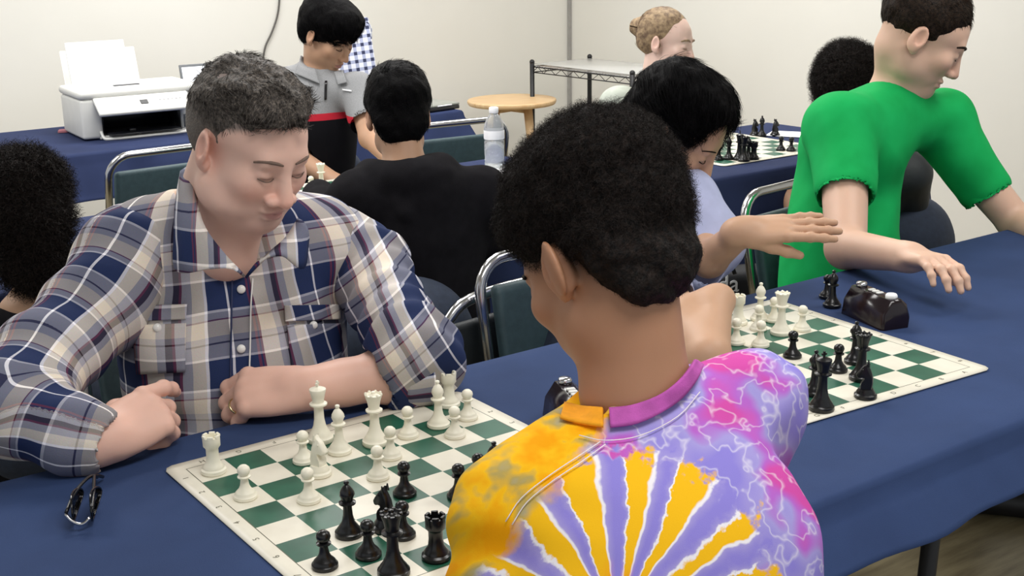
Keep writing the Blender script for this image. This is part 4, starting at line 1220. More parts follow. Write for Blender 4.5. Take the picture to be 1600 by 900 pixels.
# trousers and shoes, mostly under the table
M_denim = plain('dark_denim', '#2b3446', .85, .12, 60, .3, 300)
def legs(par, hip, fwd, mat, w=.10, hw=.16, seat=.50, reach=.40, h=.008, shoe=True, spreadk=1.25):
    f = unit(V(fwd[0], fwd[1], 0)); x = V(f[1], -f[0], 0); hip = V(hip[0], hip[1], seat)
    S = Sdf(np.array([hip[0], hip[1], .0]) - V(.65, .65, -.0), np.array([hip[0], hip[1], seat]) + V(.65, .65, .30), h)
    S.ell(hip + V(0, 0, .06), (hw, hw * .85, .13), .04)
    for s in (-1, 1):
        k = hip + f * reach + x * s * w * spreadk + V(0, 0, .03); a = V(k[0], k[1], .09) + f * .02
        S.chain([hip + x * s * w * .8 + V(0, 0, .02), k, a], [.088, .062, .048], .03)
    o = qmesh('trousers', [S.mesh()], mat, par)
    for s in (-1, 1):
        k = hip + f * (reach + .03) + x * s * w * spreadk
        S = Sdf(V(k[0], k[1], 0) - V(.25, .25, -.0), V(k[0], k[1], .16) + V(.25, .25, 0), .006)
        S.cone(V(k[0], k[1], .045) - f * .04, V(k[0], k[1], .035) + f * .14, .042, .036, .01); S.cone(V(k[0], k[1], .05), V(k[0], k[1], .10), .04, .04, .02); S.cut((0, 0, .004), (0, 0, -1))
        qmesh('shoe', [S.mesh()], M_blackmat, par)
    return o
legs(man, (.26, .45), (0, -1), M_denim)
# ------------------------------------------------------------------ person 2: boy in the tie-dye shirt, seen from behind
def tiedye():
    t = NT('tie_dye_cotton'); uv = t.n('UVMap'); uv.uv_map = 'UVMap'; sp = t.n('SeparateXYZ'); t.l(uv.outputs[0], sp.inputs[0])
    U, W_ = sp.outputs[0], sp.outputs[1]
    def nz(vec, sc, det=3, dist=0): return t.noise(sc, det, vec, .55, dist)
    n1 = t.math('SUBTRACT', nz(uv.outputs[0], 14, 3), .5); n2 = t.math('SUBTRACT', nz(uv.outputs[0], 38, 4), .5)
    th = t.math('ADD', t.math('ARCTAN2', U, W_), t.math('ADD', t.math('MULTIPLY', n1, .16), t.math('MULTIPLY', n2, .10)))
    r = t.math('SQRT', t.math('ADD', t.math('MULTIPLY', U, U), t.math('MULTIPLY', W_, W_)))
    rw = t.math('ADD', r, t.math('ADD', t.math('MULTIPLY', n1, .05), t.math('MULTIPLY', n2, .05)))
    cv = t.n('CombineXYZ'); t.l(t.math('MULTIPLY', th, 2.5), cv.inputs[0]); t.l(t.math('MULTIPLY', r, 3.2), cv.inputs[1])
    st = t.math('SUBTRACT', t.math('MULTIPLY', nz(cv.outputs[0], 1.0, 1), .55), .0)
    per = t.math('ADD', t.math('MULTIPLY', t.math('SINE', t.math('ADD', t.math('MULTIPLY', t.math('ADD', th, t.math('MULTIPLY', t.math('SUBTRACT', st, .275), .55)), 15.6), -.15)), .5), .5)
    v = t.math('ADD', per, t.math('MULTIPLY', n2, .55))
    v = t.math('ADD', v, t.math('MULTIPLY', t.math('SUBTRACT', st, .275), 1.8))
    lav, lav2, wht, yel, org, pink, pur, olv, gry = [srgb(x) for x in ('#8f84d6', '#a59ad8', '#f1ecf2', '#f6bd1c', '#f4a409', '#cf4fa6', '#b467c8', '#b7a15c', '#a9a58f')]
    rays = t.ramp(v, [(.0, lav), (.40, lav2), (.52, wht), (.63, wht), (.72, yel), (1, yel)])
    red = t.ramp(v, [(.0, lav), (.45, pink), (.6, srgb('#e8592a')), (1, srgb('#ee7a1c'))])
    core = t.math('SUBTRACT', 1, t.math('SMOOTH_MIN', t.math('DIVIDE', rw, .085), 1, .2))
    rays = t.mix(t.math('MULTIPLY', core, 1.2), rays, red)
    # mottled violet upper field with white crackle and pink clouds
    m1 = nz(uv.outputs[0], 13, 3, .15); m2 = nz(uv.outputs[0], 7, 2); m3 = nz(uv.outputs[0], 19, 2, .2)
    cloud = t.ramp(m2, [(.36, lav), (.47, lav2), (.53, pur), (.61, pink)])
    crack = t.ramp(t.math('ABSOLUTE', t.math('SUBTRACT', m3, .5)), [(0, (1, 1, 1, 1)), (.012, (.5, .5, .5, 1)), (.035, (0, 0, 0, 1))])
    upper = t.mix(t.math('MULTIPLY', crack, .5), cloud, wht)
    # orange and olive left shoulder
    left = t.ramp(m1, [(.33, gry), (.42, olv), (.50, yel), (.62, org)])
    ur = t.math('ADD', r, t.math('MULTIPLY', n2, .16))
    mu = t.ramp(ur, [(.245, (0, 0, 0, 1)), (.262, (1, 1, 1, 1))])
    c = t.mix(mu, rays, upper)
    e_ = t.math('ADD', t.math('SUBTRACT', t.math('MULTIPLY', W_, .82), U), t.math('ADD', t.math('MULTIPLY', n1, .10), t.math('MULTIPLY', n2, .05)))
    both = t.ramp(e_, [(.252, (0, 0, 0, 1)), (.285, (1, 1, 1, 1))])
    c = t.mix(both, c, left)
    t.set(col=c, rough=.85, spec=.12); t.bump(t.noise(900, 2), .25, .0006); return t.m
M_tie = tiedye()
SKIN_B = (.44, .225, .130)
boy = person('boy with a black afro in a purple and yellow tie-dye T-shirt, seen from behind', (.22, -.95, 0))
bo = atd(937, 414, 1.40); bR = frame(-6, 35, -3); bs = .95
bN = atd(992, 648, 1.39)
shBL, shBR = atd(788, 812, 1.325), atd(1180, 628, 1.445)
bx = unit(shBR - shBL)
S = Sdf(bo - V(.14, .14, .30), bo + V(.17, .17, .16), .0026)
head_sdf(S, bR, bo, bs, jaw=1.12)
for s in (-1, 1):      # ears stand out a little
    S.at(bR, bo, bs); S.ell((s * .089, -.020, .0), (.007, .021, .034), .005, np.array([[math.cos(.5), -s * math.sin(.5), 0], [s * math.sin(.5), math.cos(.5), 0], [0, 0, 1]])); S.at()
bl = lambda *p: bR @ (V(*p) * bs) + bo
S.cone(bl(0, -.030, -.035), bN + V(-.002, .0, .03), .050, .052, .03)
S.cone(bl(0, -.042, .0), bN + V(-.002, -.01, .03), .046, .050, .03)
S.cone(bN + V(0, 0, .02), bN + V(-.0, -.01, -.07), .053, .072, .03)
parts = [S.mesh()]; parts[0] = (relax(*parts[0], 1, .4), parts[0][1])
pel = V(.145, -.97, .50)
elBL, wrBL = shBL + V(-.03, -.06, -.19), V(.10, -.70, .60)
elBR, wrBR = shBR + V(-.090, .04, -.185), shBR + V(-.19, .065, -.172)
for sd, a, e, w_ in ((1, shBL, elBL, wrBL), (-1, shBR, elBR, wrBR)):
    e = np.array(e); S = Sdf(np.minimum.reduce([a, e, w_]) - .13, np.maximum.reduce([a, e, w_]) + .13, .003)
    S.chain([a + (e - a) * .3, e, w_], [.040, .034, .024], .015)
    Rr = rot_to(w_ - e, V(0, 0, 1)); hand_sdf(S, Rr, w_, -sd * -1 if sd > 0 else -1, .86, [(15, 20, 15)] * 4); parts.append(S.mesh())
bhc = head_color(bR, bo, bs, SKIN_B, .25, lips=(.30, .13, .10), hairline=((.025, .018, .015), lambda q: sm(q[:, 2] - .50 * q[:, 1] + .006 * np.sin(90 * q[:, 0]), -.022, .030) * (1 - sm(q[:, 1], .06, .085)) * (1 - sm(np.abs(q[:, 0]), .074, .080))))
bb = qmesh('body', parts, M_skin, boy, col=bhc)
M_bhair = hairmat('black_curls', '#080606', '#231a16', .7, .2)
face_bits(bR, bo, bs, boy, M_bhair)
S = Sdf(bo - .17, bo + .21, .003); S.at(bR, bo, bs)
S.ell((.012, -.026, .078), (.102, .120, .104), .02)
S.ell((.012, .020, .085), (.094, .082, .078), .03)
S.ell((0, -.072, .005), (.088, .052, .075), .03)
S.ell((0, -.074, -.040), (.058, .026, .040), .03)
S.ell((0, .120, -.010), (.12, .075, .070), .015, sub=True)
for s in (-1, 1):
    S.ell((s * .098, .005, -.018), (.040, .046, .050), .012, sub=True)
    S.ell((s * .085, .030, -.075), (.045, .09, .055), .02, sub=True)
S.at(); p, q = S.mesh(); p = relax(p, q, 1); N = vnormals(p, q)
p = p + N * (.0050 * fbm(p, 110, 9, 3) - .003)[:, None]
bh = qmesh('hair', [(p, q)], M_bhair, boy)
sp_, sn_ = sample_surface(p, q, 42000, 7)
qb = ((sp_ - bo) @ bR) / bs
ln_ = np.where(qb[:, 2] < .0, .006, .014)[:, None]
strands('hair_curls', sp_ - sn_ * .004, sn_, ln_, .00038, M_bhair, bh, 7, curl=9, curlr=.0032, jit=.45, seed=2)
# T-shirt
up_b = unit((shBL + shBR) / 2 - pel); fw_b = np.cross(up_b, bx)
mid = (shBL + shBR) / 2
S = Sdf(np.array([-.14, -1.22, .44]), np.array([.62, -.42, 1.06]), .0042)
S.at(np.stack([bx, fw_b, up_b], 1), mid)
S.cone((-.135, -.0, -.01), (.135, -.0, -.01), .058, .058, .04)
S.ell((0, -.015, -.10), (.150, .092, .15), .05)
S.ell((-.060, .0, -.28), (.122, .095, .20), .05)
S.ell((-.085, -.055, -.09), (.060, .030, .08), .05); S.ell((.085, -.055, -.09), (.060, .030, .08), .05)
S.at()
S.cone(bN + V(-.004, .0, -.032), mid + (shBL - mid) * .72, .060, .056, .05); S.cone(bN + V(.0, .0, -.012), mid + (shBR - mid) * .72, .060, .056, .05)
S.cone(atd(893, 598, 1.36), atd(912, 630, 1.345), .030, .026, .012, sub=True)
nax = unit(bN + V(0, 0, .03) - mid)
S.cone(bN + V(.002, .006, .10), bN + V(0, .0, -.02), .056, .056, .006, sub=True)
for a, e in ((shBL, elBL), (shBR, elBR)):
    S.chain([a, a + (e - a) * .45, a + (e - a) * .86], [.060, .058, .060], .035); S.cone(a + (e - a) * .9, a + (e - a) * 1.2, .052, .05, .004, sub=True)
bp, bq = S.mesh(); bp = relax(bp, bq, 2); N = vnormals(bp, bq)
f = .0035 * fbm(bp, 16, 31, 3)
for sh, sg in ((shBL, 1), (shBR, -1)):
    g_ = bp - (sh + V(0, 0, -.06)); rr = np.linalg.norm(g_, axis=1)
    f += .0045 * np.sin((g_ @ unit(bx * .7 * sg + up_b)) * 120) * np.exp(-(rr / .10) ** 2)
bp = bp + N * f[:, None]
cB = atd(968, 910, 1.21)
def buv(X):      # flat garment coordinates: across the back and up it
    a = (X - cB) @ bx; b = (X - cB) @ up_b
    return np.stack([1.573 * a - .889 * b, .222 * a + 1.349 * b + .055], 1)
tee = qmesh('t_shirt', [(bp, bq)], M_tie, boy, uv=buv)
# collar ribbing: two-tone band around the neck, with a stitch line below it
def ring_band(name, c, ax, rx, ry, r, mat, par, a0=0, a1=360, n=40, xdir=None):
    ax = unit(ax); x = unit((xdir if xdir is not None else bx) - ax * ((xdir if xdir is not None else bx) @ ax)); y = np.cross(ax, x); bm = bmesh.new()
    pts = [c + x * rx * math.cos(math.radians(a)) + y * ry * math.sin(math.radians(a)) for a in np.linspace(a0, a1, n)]
    tube(bm, pts, r, 8, True); return from_bm(name, bm, mat, par)
M_mag = plain('magenta_rib', '#b752a8', .85, .12, 50, .4, 700); M_org = plain('orange_rib', '#f0a012', .85, .1, 50, .4, 700); M_st = plain('white_stitch', '#efe6ea', .8)
def px_band(name, pts, r, mat, flat=.5):
    P3 = [atd(*p) for p in pts]; bm = bmesh.new(); sp2 = smooth_path(P3, 6)
    tube(bm, sp2, r, 10); return from_bm(name, bm, mat, boy)

skinsurf = np.concatenate([bp, parts[0][0]])
def ribbon(name, upper, lower, mat, lift=.003, K=5):
    U_ = smooth_path([(*p, 0) for p in upper], 5); L_ = smooth_path([(*p, 0) for p in lower], 5); m = len(U_); P3 = []
    for k in range(K):
        for a, b in zip(U_, L_):
            c = a * (1 - k / (K - 1)) + b * k / (K - 1); P3.append(drape(skinsurf, None, c[0], c[1]) - unit(ray(c[0], c[1])) * (lift + .003 * math.sin(math.pi * k / (K - 1))))
    P3 = np.array(P3); Q = np.array([[k * m + i, (k + 1) * m + i, (k + 1) * m + i + 1, k * m + i + 1] for k in range(K - 1) for i in range(m - 1)])
    P3 = relax(P3, Q, 3, .5); o = qmesh(name, [(P3, Q)], mat, boy); s = o.modifiers.new('thickness', 'SOLIDIFY'); s.thickness = .003; s.offset = 0; return o
ribbon('collar_rib', [(880, 624), (905, 628), (947, 632)], [(870, 656), (905, 666), (948, 674)], M_org)
ribbon('collar_rib', [(947, 632), (985, 628), (1030, 611), (1064, 585), (1086, 556)], [(948, 674), (1000, 667), (1055, 638), (1088, 602), (1104, 570)], M_mag)
def stitch(pts, r=.0006, mat=None):
    bm = bmesh.new(); tube(bm, smooth_path([drape(bp, None, *p) - unit(ray(*p)) * .0012 for p in pts], 4), r, 6); return from_bm('seam', bm, mat or M_st, boy)
stitch([(905, 680), (946, 688), (1002, 680), (1060, 650), (1094, 612)])
stitch([(938, 690), (905, 712), (860, 742), (815, 778), (790, 815)]); stitch([(946, 694), (908, 722), (866, 750), (824, 784), (800, 820)])
# ------------------------------------------------------------------ generic seated or standing figures further back
def figure(root, ho, R, sc, skin, neck, torso, sleeves, arms, shirt_mat, h=.004, hand_h=.0028, headkw={}, colkw={}, neck_r=.055, cutneck=None, tuv=None, amp=.004, extra=None, ears=True, short=1.0):
    """head at ho with frame R; neck = base point; torso = list of SDF calls; sleeves/arms = chains of joints"""
    S = Sdf(np.minimum(ho - .17, neck - .13), np.maximum(ho + .17, neck + .13), .0030 if sc > 0 else h)
    head_sdf(S, R, ho, sc, ears=ears, **headkw)
    S.cone(R @ (V(0, -.03, -.04) * sc) + ho, neck + V(0, 0, .0), neck_r, neck_r * 1.02, .03); S.ell(neck + V(0, 0, -.03), (.09, .07, .04), .03)
    p, q = S.mesh(); parts = [(relax(p, q, 1, .4), q)]
    for ar in arms:
        J = ar['j']; P3 = np.array(J); S = Sdf(P3.min(0) - .21, P3.max(0) + .21, hand_h)
        S.chain(J, ar.get('r', [.045, .036, .026]), .015)
        if 'hand' in ar:
            f_, n_ = ar['hand']; hand_sdf(S, rot_to(f_, n_), np.array(J[-1]) + unit(f_) * .004, ar['side'], ar.get('hs', .95), ar['curls'], thumb=ar.get('thumb', (30, 20, 20)), spread=ar.get('spread', 4), fat=ar.get('fat', 1.0))
        parts.append(S.mesh())
    hc_ = head_color(R, ho, sc, skin, **colkw)
    body = qmesh('body', parts, M_skin, root, col=hc_)
    lo = np.array([9., 9, 9]); hi = -lo
    allp = [np.array(p) for tcall in torso for p in tcall['p']] + [np.array(p) for sl in sleeves for p in sl[0]]
    lo = np.min(allp, 0) - .26; hi = np.max(allp, 0) + .26
    S = Sdf(lo, hi, h)
    for tc_ in torso:
        if tc_['t'] == 'e': S.ell(tc_['p'][0], tc_['r'], tc_.get('k', .05), tc_.get('R'))
        else: S.cone(tc_['p'][0], tc_['p'][1], *tc_['r'], tc_.get('k', .05))
    for pts, rs in sleeves: S.chain(pts, rs, .035)
    if cutneck is not None: S.cone(neck + unit(cutneck) * .08, neck - unit(cutneck) * .03, neck_r + .008, neck_r + .012, .008, sub=True)
    for ar in arms:
        if ar.get('open', True):
            a, b = np.array(ar['open_at'][0]), np.array(ar['open_at'][1]); S.cone(a, b, *ar.get('open_r', (.05, .05)), .003, sub=True)
    if extra: extra(S)
    p, q = S.mesh(); p = relax(p, q, 1); N = vnormals(p, q); p = p + N * (amp * fbm(p, 18, 5, 3))[:, None]
    g = qmesh('shirt', [(p, q)], shirt_mat, root, uv=tuv)
    return body, g, p, q
def cap_hair(root, ho, R, sc, ells, subs, mat, n=9000, ln=.02, wd=.0006, rough=.003, flow=None, jit=.2, curl=0, curlr=.003, name='hair', h=.0034, out=.25, fr=80, segs=3):
    S = Sdf(ho - .19, ho + .21, h); S.at(R, ho, sc)
    for e in ells: S.ell(e[0], e[1], e[2] if len(e) > 2 else .02)
    for e in subs: S.ell(e[0], e[1], .012, sub=True)
    S.at(); p, q = S.mesh(); p = relax(p, q, 1); N = vnormals(p, q); p = p + N * (rough * fbm(p, fr, 9, 3))[:, None]
    o = qmesh(name, [(p, q)], mat, root)
    if n:
        a, b = sample_surface(p, q, n, 5); d = b
        if flow is not None:
            l_ = ((a - ho) @ R) / sc; d = flow(l_) @ R.T; d = d - b * (d * b).sum(1, keepdims=True) * .9 + b * out
            d = d / np.linalg.norm(d, axis=1, keepdims=True)
        strands(name + '_strands', a - b * .002, d, ln, wd, mat, o, segs, curl=curl, curlr=curlr, jit=jit, seed=3, bend=(-b * .35 if flow is not None else None))
    return o
M_blk = hairmat('black_hair', '#040405', '#0c0a0c', .6, .07)
FACEOFF = ((0, .118, -.022), (.110, .066, .075))
EAR = lambda s: ((s * .094, .004, -.022), (.026, .036, .044))
CHK = lambda s: ((s * .080, .060, -.055), (.040, .060, .060))
def short_flow(l_):
    t = sm(l_[:, 2], .03, .10)[:, None]; return V(.25, .9, 0) * t + V(0, .1, -1) * (1 - t)

# person 3: black-haired player in a pale blue shirt
M_pale = plain('pale_blue_cotton', '#b3b9da', .85, .05, 30, .3, 700)
g3 = person('black-haired player in a pale blue shirt leaning over the right-hand board, one arm outstretched', (1.12, .42, 0))
o3 = atd(1058, 204, 2.66); R3_ = frame(150, 38, -6); k3 = V(1.185, .44, .985)
SK3 = (.56, .34, .22)
sL3, sR3 = V(1.27, .32, .90), V(1.07, .33, .90)
el3 = atd(1108, 405, 2.52); wr3 = atd(1160, 362, 2.42); ft3 = atd(1288, 352, 2.40)
elr = atz(1106, 558, .775); wrr = atd(1116, 474, 2.19)
body3, sh3, _, _ = figure(g3, o3, R3_, 1.0, SK3, k3,
    [dict(t='e', p=[V(1.185, .44, .80)], r=(.145, .115, .20)), dict(t='e', p=[V(1.17, .46, .62)], r=(.16, .13, .16)), dict(t='c', p=[sL3, sR3], r=(.07, .07)), dict(t='c', p=[k3 + V(0, .01, -.01), V(1.185, .42, .88)], r=(.06, .09))],
    [([sL3, V(1.27, .24, .83), el3 + (wr3 - el3) * -.35], [.072, .066, .052]), ([sR3, (sR3 + elr) / 2 + V(0, 0, .02), elr + (sR3 - elr) * .38], [.07, .062, .054])],
    [dict(j=[V(1.27, .26, .84), el3, wr3], r=[.045, .036, .0265], hand=(ft3 - wr3, V(-.28, -.28, .92)), side=-1, hs=1.0, curls=[(4, 4, 3), (3, 4, 3), (0, 5, 4), (-3, 6, 4)], thumb=(12, 5, 5), spread=2, open_at=(el3 + (wr3 - el3) * -.22, wr3), open_r=(.045, .045)),
     dict(j=[elr + (sR3 - elr) * .5, elr, wrr], r=[.040, .037, .031], hand=(V(-.80, -.10, -.22), V(.0, -.62, .78)), side=1, hs=1.0, curls=[(42, 55, 35), (48, 60, 35), (52, 62, 35), (55, 62, 35)], thumb=(35, 30, 20), fat=1.1, open_at=(elr + (sR3 - elr) * .36, elr), open_r=(.048, .048))],
    M_pale, neck_r=.056, cutneck=V(0, -.3, 1), headkw=dict(jaw=.95))
face_bits(R3_, o3, 1.0, g3, M_blk, wide=.4)
cap_hair(g3, o3, R3_, 1.0, [((0, -.028, .052), (.088, .108, .094)), ((0, .01, .100), (.070, .074, .044)), ((0, -.08, -.01), (.070, .050, .075)), ((-.078, .040, .02), (.014, .034, .06))],
    [((0, .112, .026), (.074, .066, .076)), EAR(1), CHK(1)], M_blk, n=14000, ln=.05, wd=.0006, flow=lambda l_: V(.45, .75, -.25) + .8 * l_ / .1 * V(1, 0, 0), jit=.10, rough=.004, out=.12)
legs(g3, (1.10, .46), (0, -1), M_denim, h=.01, hw=.115, w=.075)

# person 4: man in the green T-shirt at the right border
M_green = NT('green_cotton'); _g = M_green
n_ = _g.noise(10, 3); _g.set(col=_g.ramp(n_, [(.3, srgb('#0d9a4c')), (.7, srgb('#17ad5b'))]), rough=.8, spec=.15); _g.bump(_g.noise(600, 3), .3, .0008); M_green = _g.m
g4 = person('man in a bright green T-shirt sitting at the right border', (1.86, .42, 0))
o4 = atd(1440, 60, 2.95); R4 = frame(140, 30, 0); k4 = atd(1408, 122, 3.02)
sN4 = atd(1318, 205, 2.90); eN4 = atd(1322, 388, 2.72); wN4 = atd(1420, 402, 2.50); sF4 = atd(1470, 190, 3.1)
SK4 = (.70, .46, .34)
figure(g4, o4, R4, 1.02, SK4, k4,
    [dict(t='e', p=[atd(1325, 265, 3.06)], r=(.125, .125, .175), k=.06), dict(t='e', p=[atd(1312, 385, 3.06)], r=(.145, .13, .18), k=.08), dict(t='c', p=[sN4 + V(0, .02, .01), sF4], r=(.078, .07)), dict(t='c', p=[k4 + V(0, 0, -.03), atd(1340, 230, 3.0)], r=(.065, .11)), dict(t='e', p=[atd(1318, 470, 3.06)], r=(.155, .15, .15), k=.08)],
    [([sN4, sN4 + (eN4 - sN4) * .50], [.080, .068]), ([sF4, sF4 + V(.05, -.10, -.16)], [.075, .066])],
    [dict(j=[sF4 + V(.03, -.06, -.10), sF4 + V(.08, -.18, -.24), sF4 + V(-.02, -.38, -.24)], r=[.050, .042, .030], hand=(V(-.3, -.9, 0), V(0, -.2, 1)), side=-1, curls=[(20, 25, 20)] * 4, open_at=(sF4 + V(.055, -.11, -.175), sF4 + V(.09, -.2, -.3)), open_r=(.058, .06)),
     dict(j=[sN4 + (eN4 - sN4) * .3, eN4, wN4], r=[.054, .044, .030], hand=(wN4 - eN4, V(0, -.2, 1)), side=1, curls=[(20, 25, 20)] * 4, open_at=(sN4 + (eN4 - sN4) * .56, eN4 + (eN4 - sN4) * .3), open_r=(.060, .06))],
    M_green, neck_r=.06, cutneck=V(.3, -.3, 1), amp=.006)
M_brn = hairmat('dark_brown_hair', '#17110d', '#30241b', .5)
face_bits(R4, o4, 1.0, g4, M_brn)
cap_hair(g4, o4, R4, 1.02, [((0, -.024, .055), (.083, .104, .090))], [((0, .105, .0), (.085, .058, .072)), EAR(-1), EAR(1), CHK(1), CHK(-1)], M_brn, n=6000, flow=short_flow)
legs(g4, (1.97, .50), (.5, -.6), M_denim, h=.01, reach=.36, hw=.13)

# person 5: dark curly head far right
g5 = person('seated player with dark curly hair showing only over the green shoulder', (2.50, .74, 0))
o5 = atd(1322, 150, 3.62); R5 = frame(60, 15, 0); k5 = o5 + V(-.02, -.03, -.15)
figure(g5, o5, R5, .95, SK3, k5, [dict(t='e', p=[k5 + V(.02, -.04, -.20)], r=(.11, .11, .20)), dict(t='e', p=[k5 + V(.02, -.05, -.38)], r=(.11, .11, .15)), dict(t='c', p=[k5 + V(-.05, .05, -.07), k5 + V(.10, -.12, -.07)], r=(.065, .065))],
    [([k5 + V(-.03, .06, -.07), k5 + V(.02, .16, -.25)], [.06, .05]), ([k5 + V(.11, -.14, -.07), k5 + V(.22, -.06, -.26)], [.065, .052])],
    [dict(j=[k5 + V(-.01, .08, -.12), k5 + V(.03, .16, -.27), k5 + V(.10, .36, -.13)], hand=(V(.5, .8, 0), V(0, 0, 1)), side=-1, curls=[(20, 25, 20)] * 4, hs=.85, open=False)], M_tealdk, neck_r=.05, hand_h=.004, h=.006)
cap_hair(g5, o5, R5, .95, [((0, -.02, .060), (.098, .112, .098)), ((0, -.06, .0), (.085, .06, .07))], [FACEOFF, EAR(-1), EAR(1)], M_bhair, n=12000, ln=.022, wd=.0008, curl=8, curlr=.005, jit=.4, rough=.007, fr=60, segs=6)
legs(g5, (2.55, .70), (.3, 1), M_denim, h=.012, reach=.34)

# person 6: girl with the bun
M_sage = plain('sage_knit', '#b3b9ae', .9, .06, 40, .5, 300)
g6 = person('girl with blonde hair in a bun and a pale sage sweater by the right wall', (2.72, 1.98, 0))
o6 = atd(1042, 69, 4.35); R6 = frame(156, 8, 4); k6 = atd(1018, 150, 4.40)
SK6 = (.78, .56, .47)
b6 = atd(1000, 240, 4.45)
sN6, sF6 = atd(962, 165, 4.36), atd(1075, 185, 4.42)
figure(g6, o6, R6, .92, SK6, k6, [dict(t='e', p=[atd(1012, 225, 4.45)], r=(.125, .11, .16)), dict(t='e', p=[atd(1012, 320, 4.5)], r=(.125, .12, .18)), dict(t='c', p=[sN6 + V(.04, 0, 0), sF6], r=(.062, .06)), dict(t='c', p=[k6 + V(0, 0, -.01), k6 + V(-.01, .02, -.10)], r=(.052, .085))],
    [([sN6, sN6 + V(.0, -.06, -.2), sN6 + V(.08, -.20, -.20)], [.062, .055, .045]), ([sF6, sF6 + V(.07, -.06, -.16), sF6 + V(.05, -.2, -.16)], [.06, .05, .04])],
    [dict(j=[sN6 + V(.0, -.06, -.19), sN6 + V(.08, -.20, -.20), sN6 + V(.14, -.28, -.18)], r=[.03, .028, .022], hand=(V(.5, -.8, 0), V(0, 0, 1)), side=1, curls=[(25, 30, 20)] * 4, hs=.82, open=False)], M_sage, neck_r=.044, cutneck=V(.1, -.1, 1), hand_h=.004, headkw=dict(jaw=.85, brow=.7, nose=.85), colkw=dict(pink=.5, lips=(.62, .28, .28)))
M_blond = hairmat('dark_blonde_hair', '#6f5a48', '#a89070', .5, .2, 60)
face_bits(R6, o6, .92, g6, M_blond)
ho6 = cap_hair(g6, o6, R6, .92, [((0, -.026, .050), (.080, .100, .087)), ((0, -.05, .01), (.074, .07, .07))], [((0, .114, .0), (.082, .078, .084)), EAR(-1), EAR(1), CHK(1), CHK(-1), ((0, -.09, -.075), (.07, .05, .035))], M_blond, n=7000, ln=.035, wd=.0007, flow=lambda l_: V(0, -1, .1) + 0 * l_, jit=.08, rough=.001, out=.06)
bm = bmesh.new()
cc = R6 @ (V(-.005, -.112, .045) * .92) + o6
for k in range(4):
    rr = .030 - .005 * k
    pts = [cc + R6 @ V(rr * math.cos(a), -.010 * k, rr * math.sin(a)) for a in np.linspace(0, 2 * math.pi, 20)]
    tube(bm, pts, .0135, 8, False)
bmesh.ops.create_icosphere(bm, subdivisions=2, radius=.026, matrix=Matrix.Translation(cc + R6 @ V(0, -.012, 0)))
from_bm('hair_bun', bm, M_blond, g6)
bm = bmesh.new(); bmesh.ops.create_icosphere(bm, subdivisions=2, radius=.006, matrix=Matrix.Translation(R6 @ (V(-.085, -.008, -.045) * .92) + o6)); from_bm('earring', bm, M_chrome, g6)
legs(g6, (2.66, 2.05), (.3, -.9), M_denim, h=.012, reach=.30)

# person 7: standing boy in the grey polo
def polo_mat():
    t = NT('grey_red_black_polo'); sp = t.n('SeparateXYZ'); t.l(t.n('TexCoord').outputs['Object'], sp.inputs[0])
    gr = t.ramp(t.noise(500, 2), [(.3, srgb('#87888a')), (.7, srgb('#9d9ea0'))])
    zz = sp.outputs[2]
    c = t.mix(t.math('LESS_THAN', zz, .922), gr, srgb('#c22c3c')); c = t.mix(t.math('LESS_THAN', zz, .900), c, srgb('#111116'))
    t.set(col=c, rough=.85, spec=.15); t.bump(t.noise(700, 2), .3, .0008); return t.m
M_polo = polo_mat()
g7 = person('standing boy in a grey polo shirt with a red stripe over black', (1.33, 2.16, 0))
o7 = atd(512, 56, 4.02); R7 = frame(157, 30, 0); k7 = atd(496, 108, 4.08)
SK7 = (.52, .31, .20)
sN7, sF7 = atd(455, 134, 4.10), atd(560, 142, 4.02); eN7 = atd(470, 250, 4.05); eF7 = atd(578, 215, 3.90); wF7 = atd(625, 262, 3.72)
b7 = atd(500, 200, 4.1)
_, _, p7, q7 = figure(g7, o7, R7, .90, SK7, k7, [dict(t='e', p=[b7], r=(.135, .095, .18)), dict(t='e', p=[b7 + V(0, .02, -.17)], r=(.120, .09, .17)), dict(t='c', p=[sN7, sF7], r=(.055, .052)), dict(t='c', p=[k7, k7 + V(0, .02, -.08)], r=(.060, .095))],
    [([sN7, sN7 + (eN7 - sN7) * .6], [.060, .056]), ([sF7, sF7 + (eF7 - sF7) * .62], [.058, .056])],
    [dict(j=[sF7, eF7, wF7], r=[.040, .034, .024], hand=(V(.3, -.9, -.25), V(0, 0, 1)), side=-1, curls=[(20, 25, 20)] * 4, hs=.82, open_at=(sF7 + (eF7 - sF7) * .70, eF7), open_r=(.05, .05)),
     dict(j=[sN7, eN7, eN7 + V(.05, -.16, -.06)], r=[.040, .034, .024], hand=(V(.2, -.9, -.25), V(0, 0, 1)), side=1, curls=[(20, 25, 20)] * 4, hs=.82, open_at=(sN7 + (eN7 - sN7) * .70, eN7), open_r=(.05, .05))],
    M_polo, neck_r=.046, cutneck=V(.0, -.5, 1), headkw=dict(jaw=.9, brow=.7, nose=.9), colkw=dict(pink=.3, lips=(.42, .19, .16)), h=.0045)
face_bits(R7, o7, .90, g7, M_blk, wide=1.15)
cap_hair(g7, o7, R7, .90, [((0, -.022, .056), (.094, .114, .098)), ((0, .035, .085), (.082, .078, .060)), ((0, -.06, .0), (.080, .06, .07))], [((0, .125, -.035), (.095, .062, .072)), EAR(-1), EAR(1), CHK(1), CHK(-1)], M_blk, n=9000, ln=.04, wd=.0007, flow=lambda l_: V(.1, .8, -.5) + V(8, 0, 0) * l_, jit=.08, rough=.0025, out=.05)
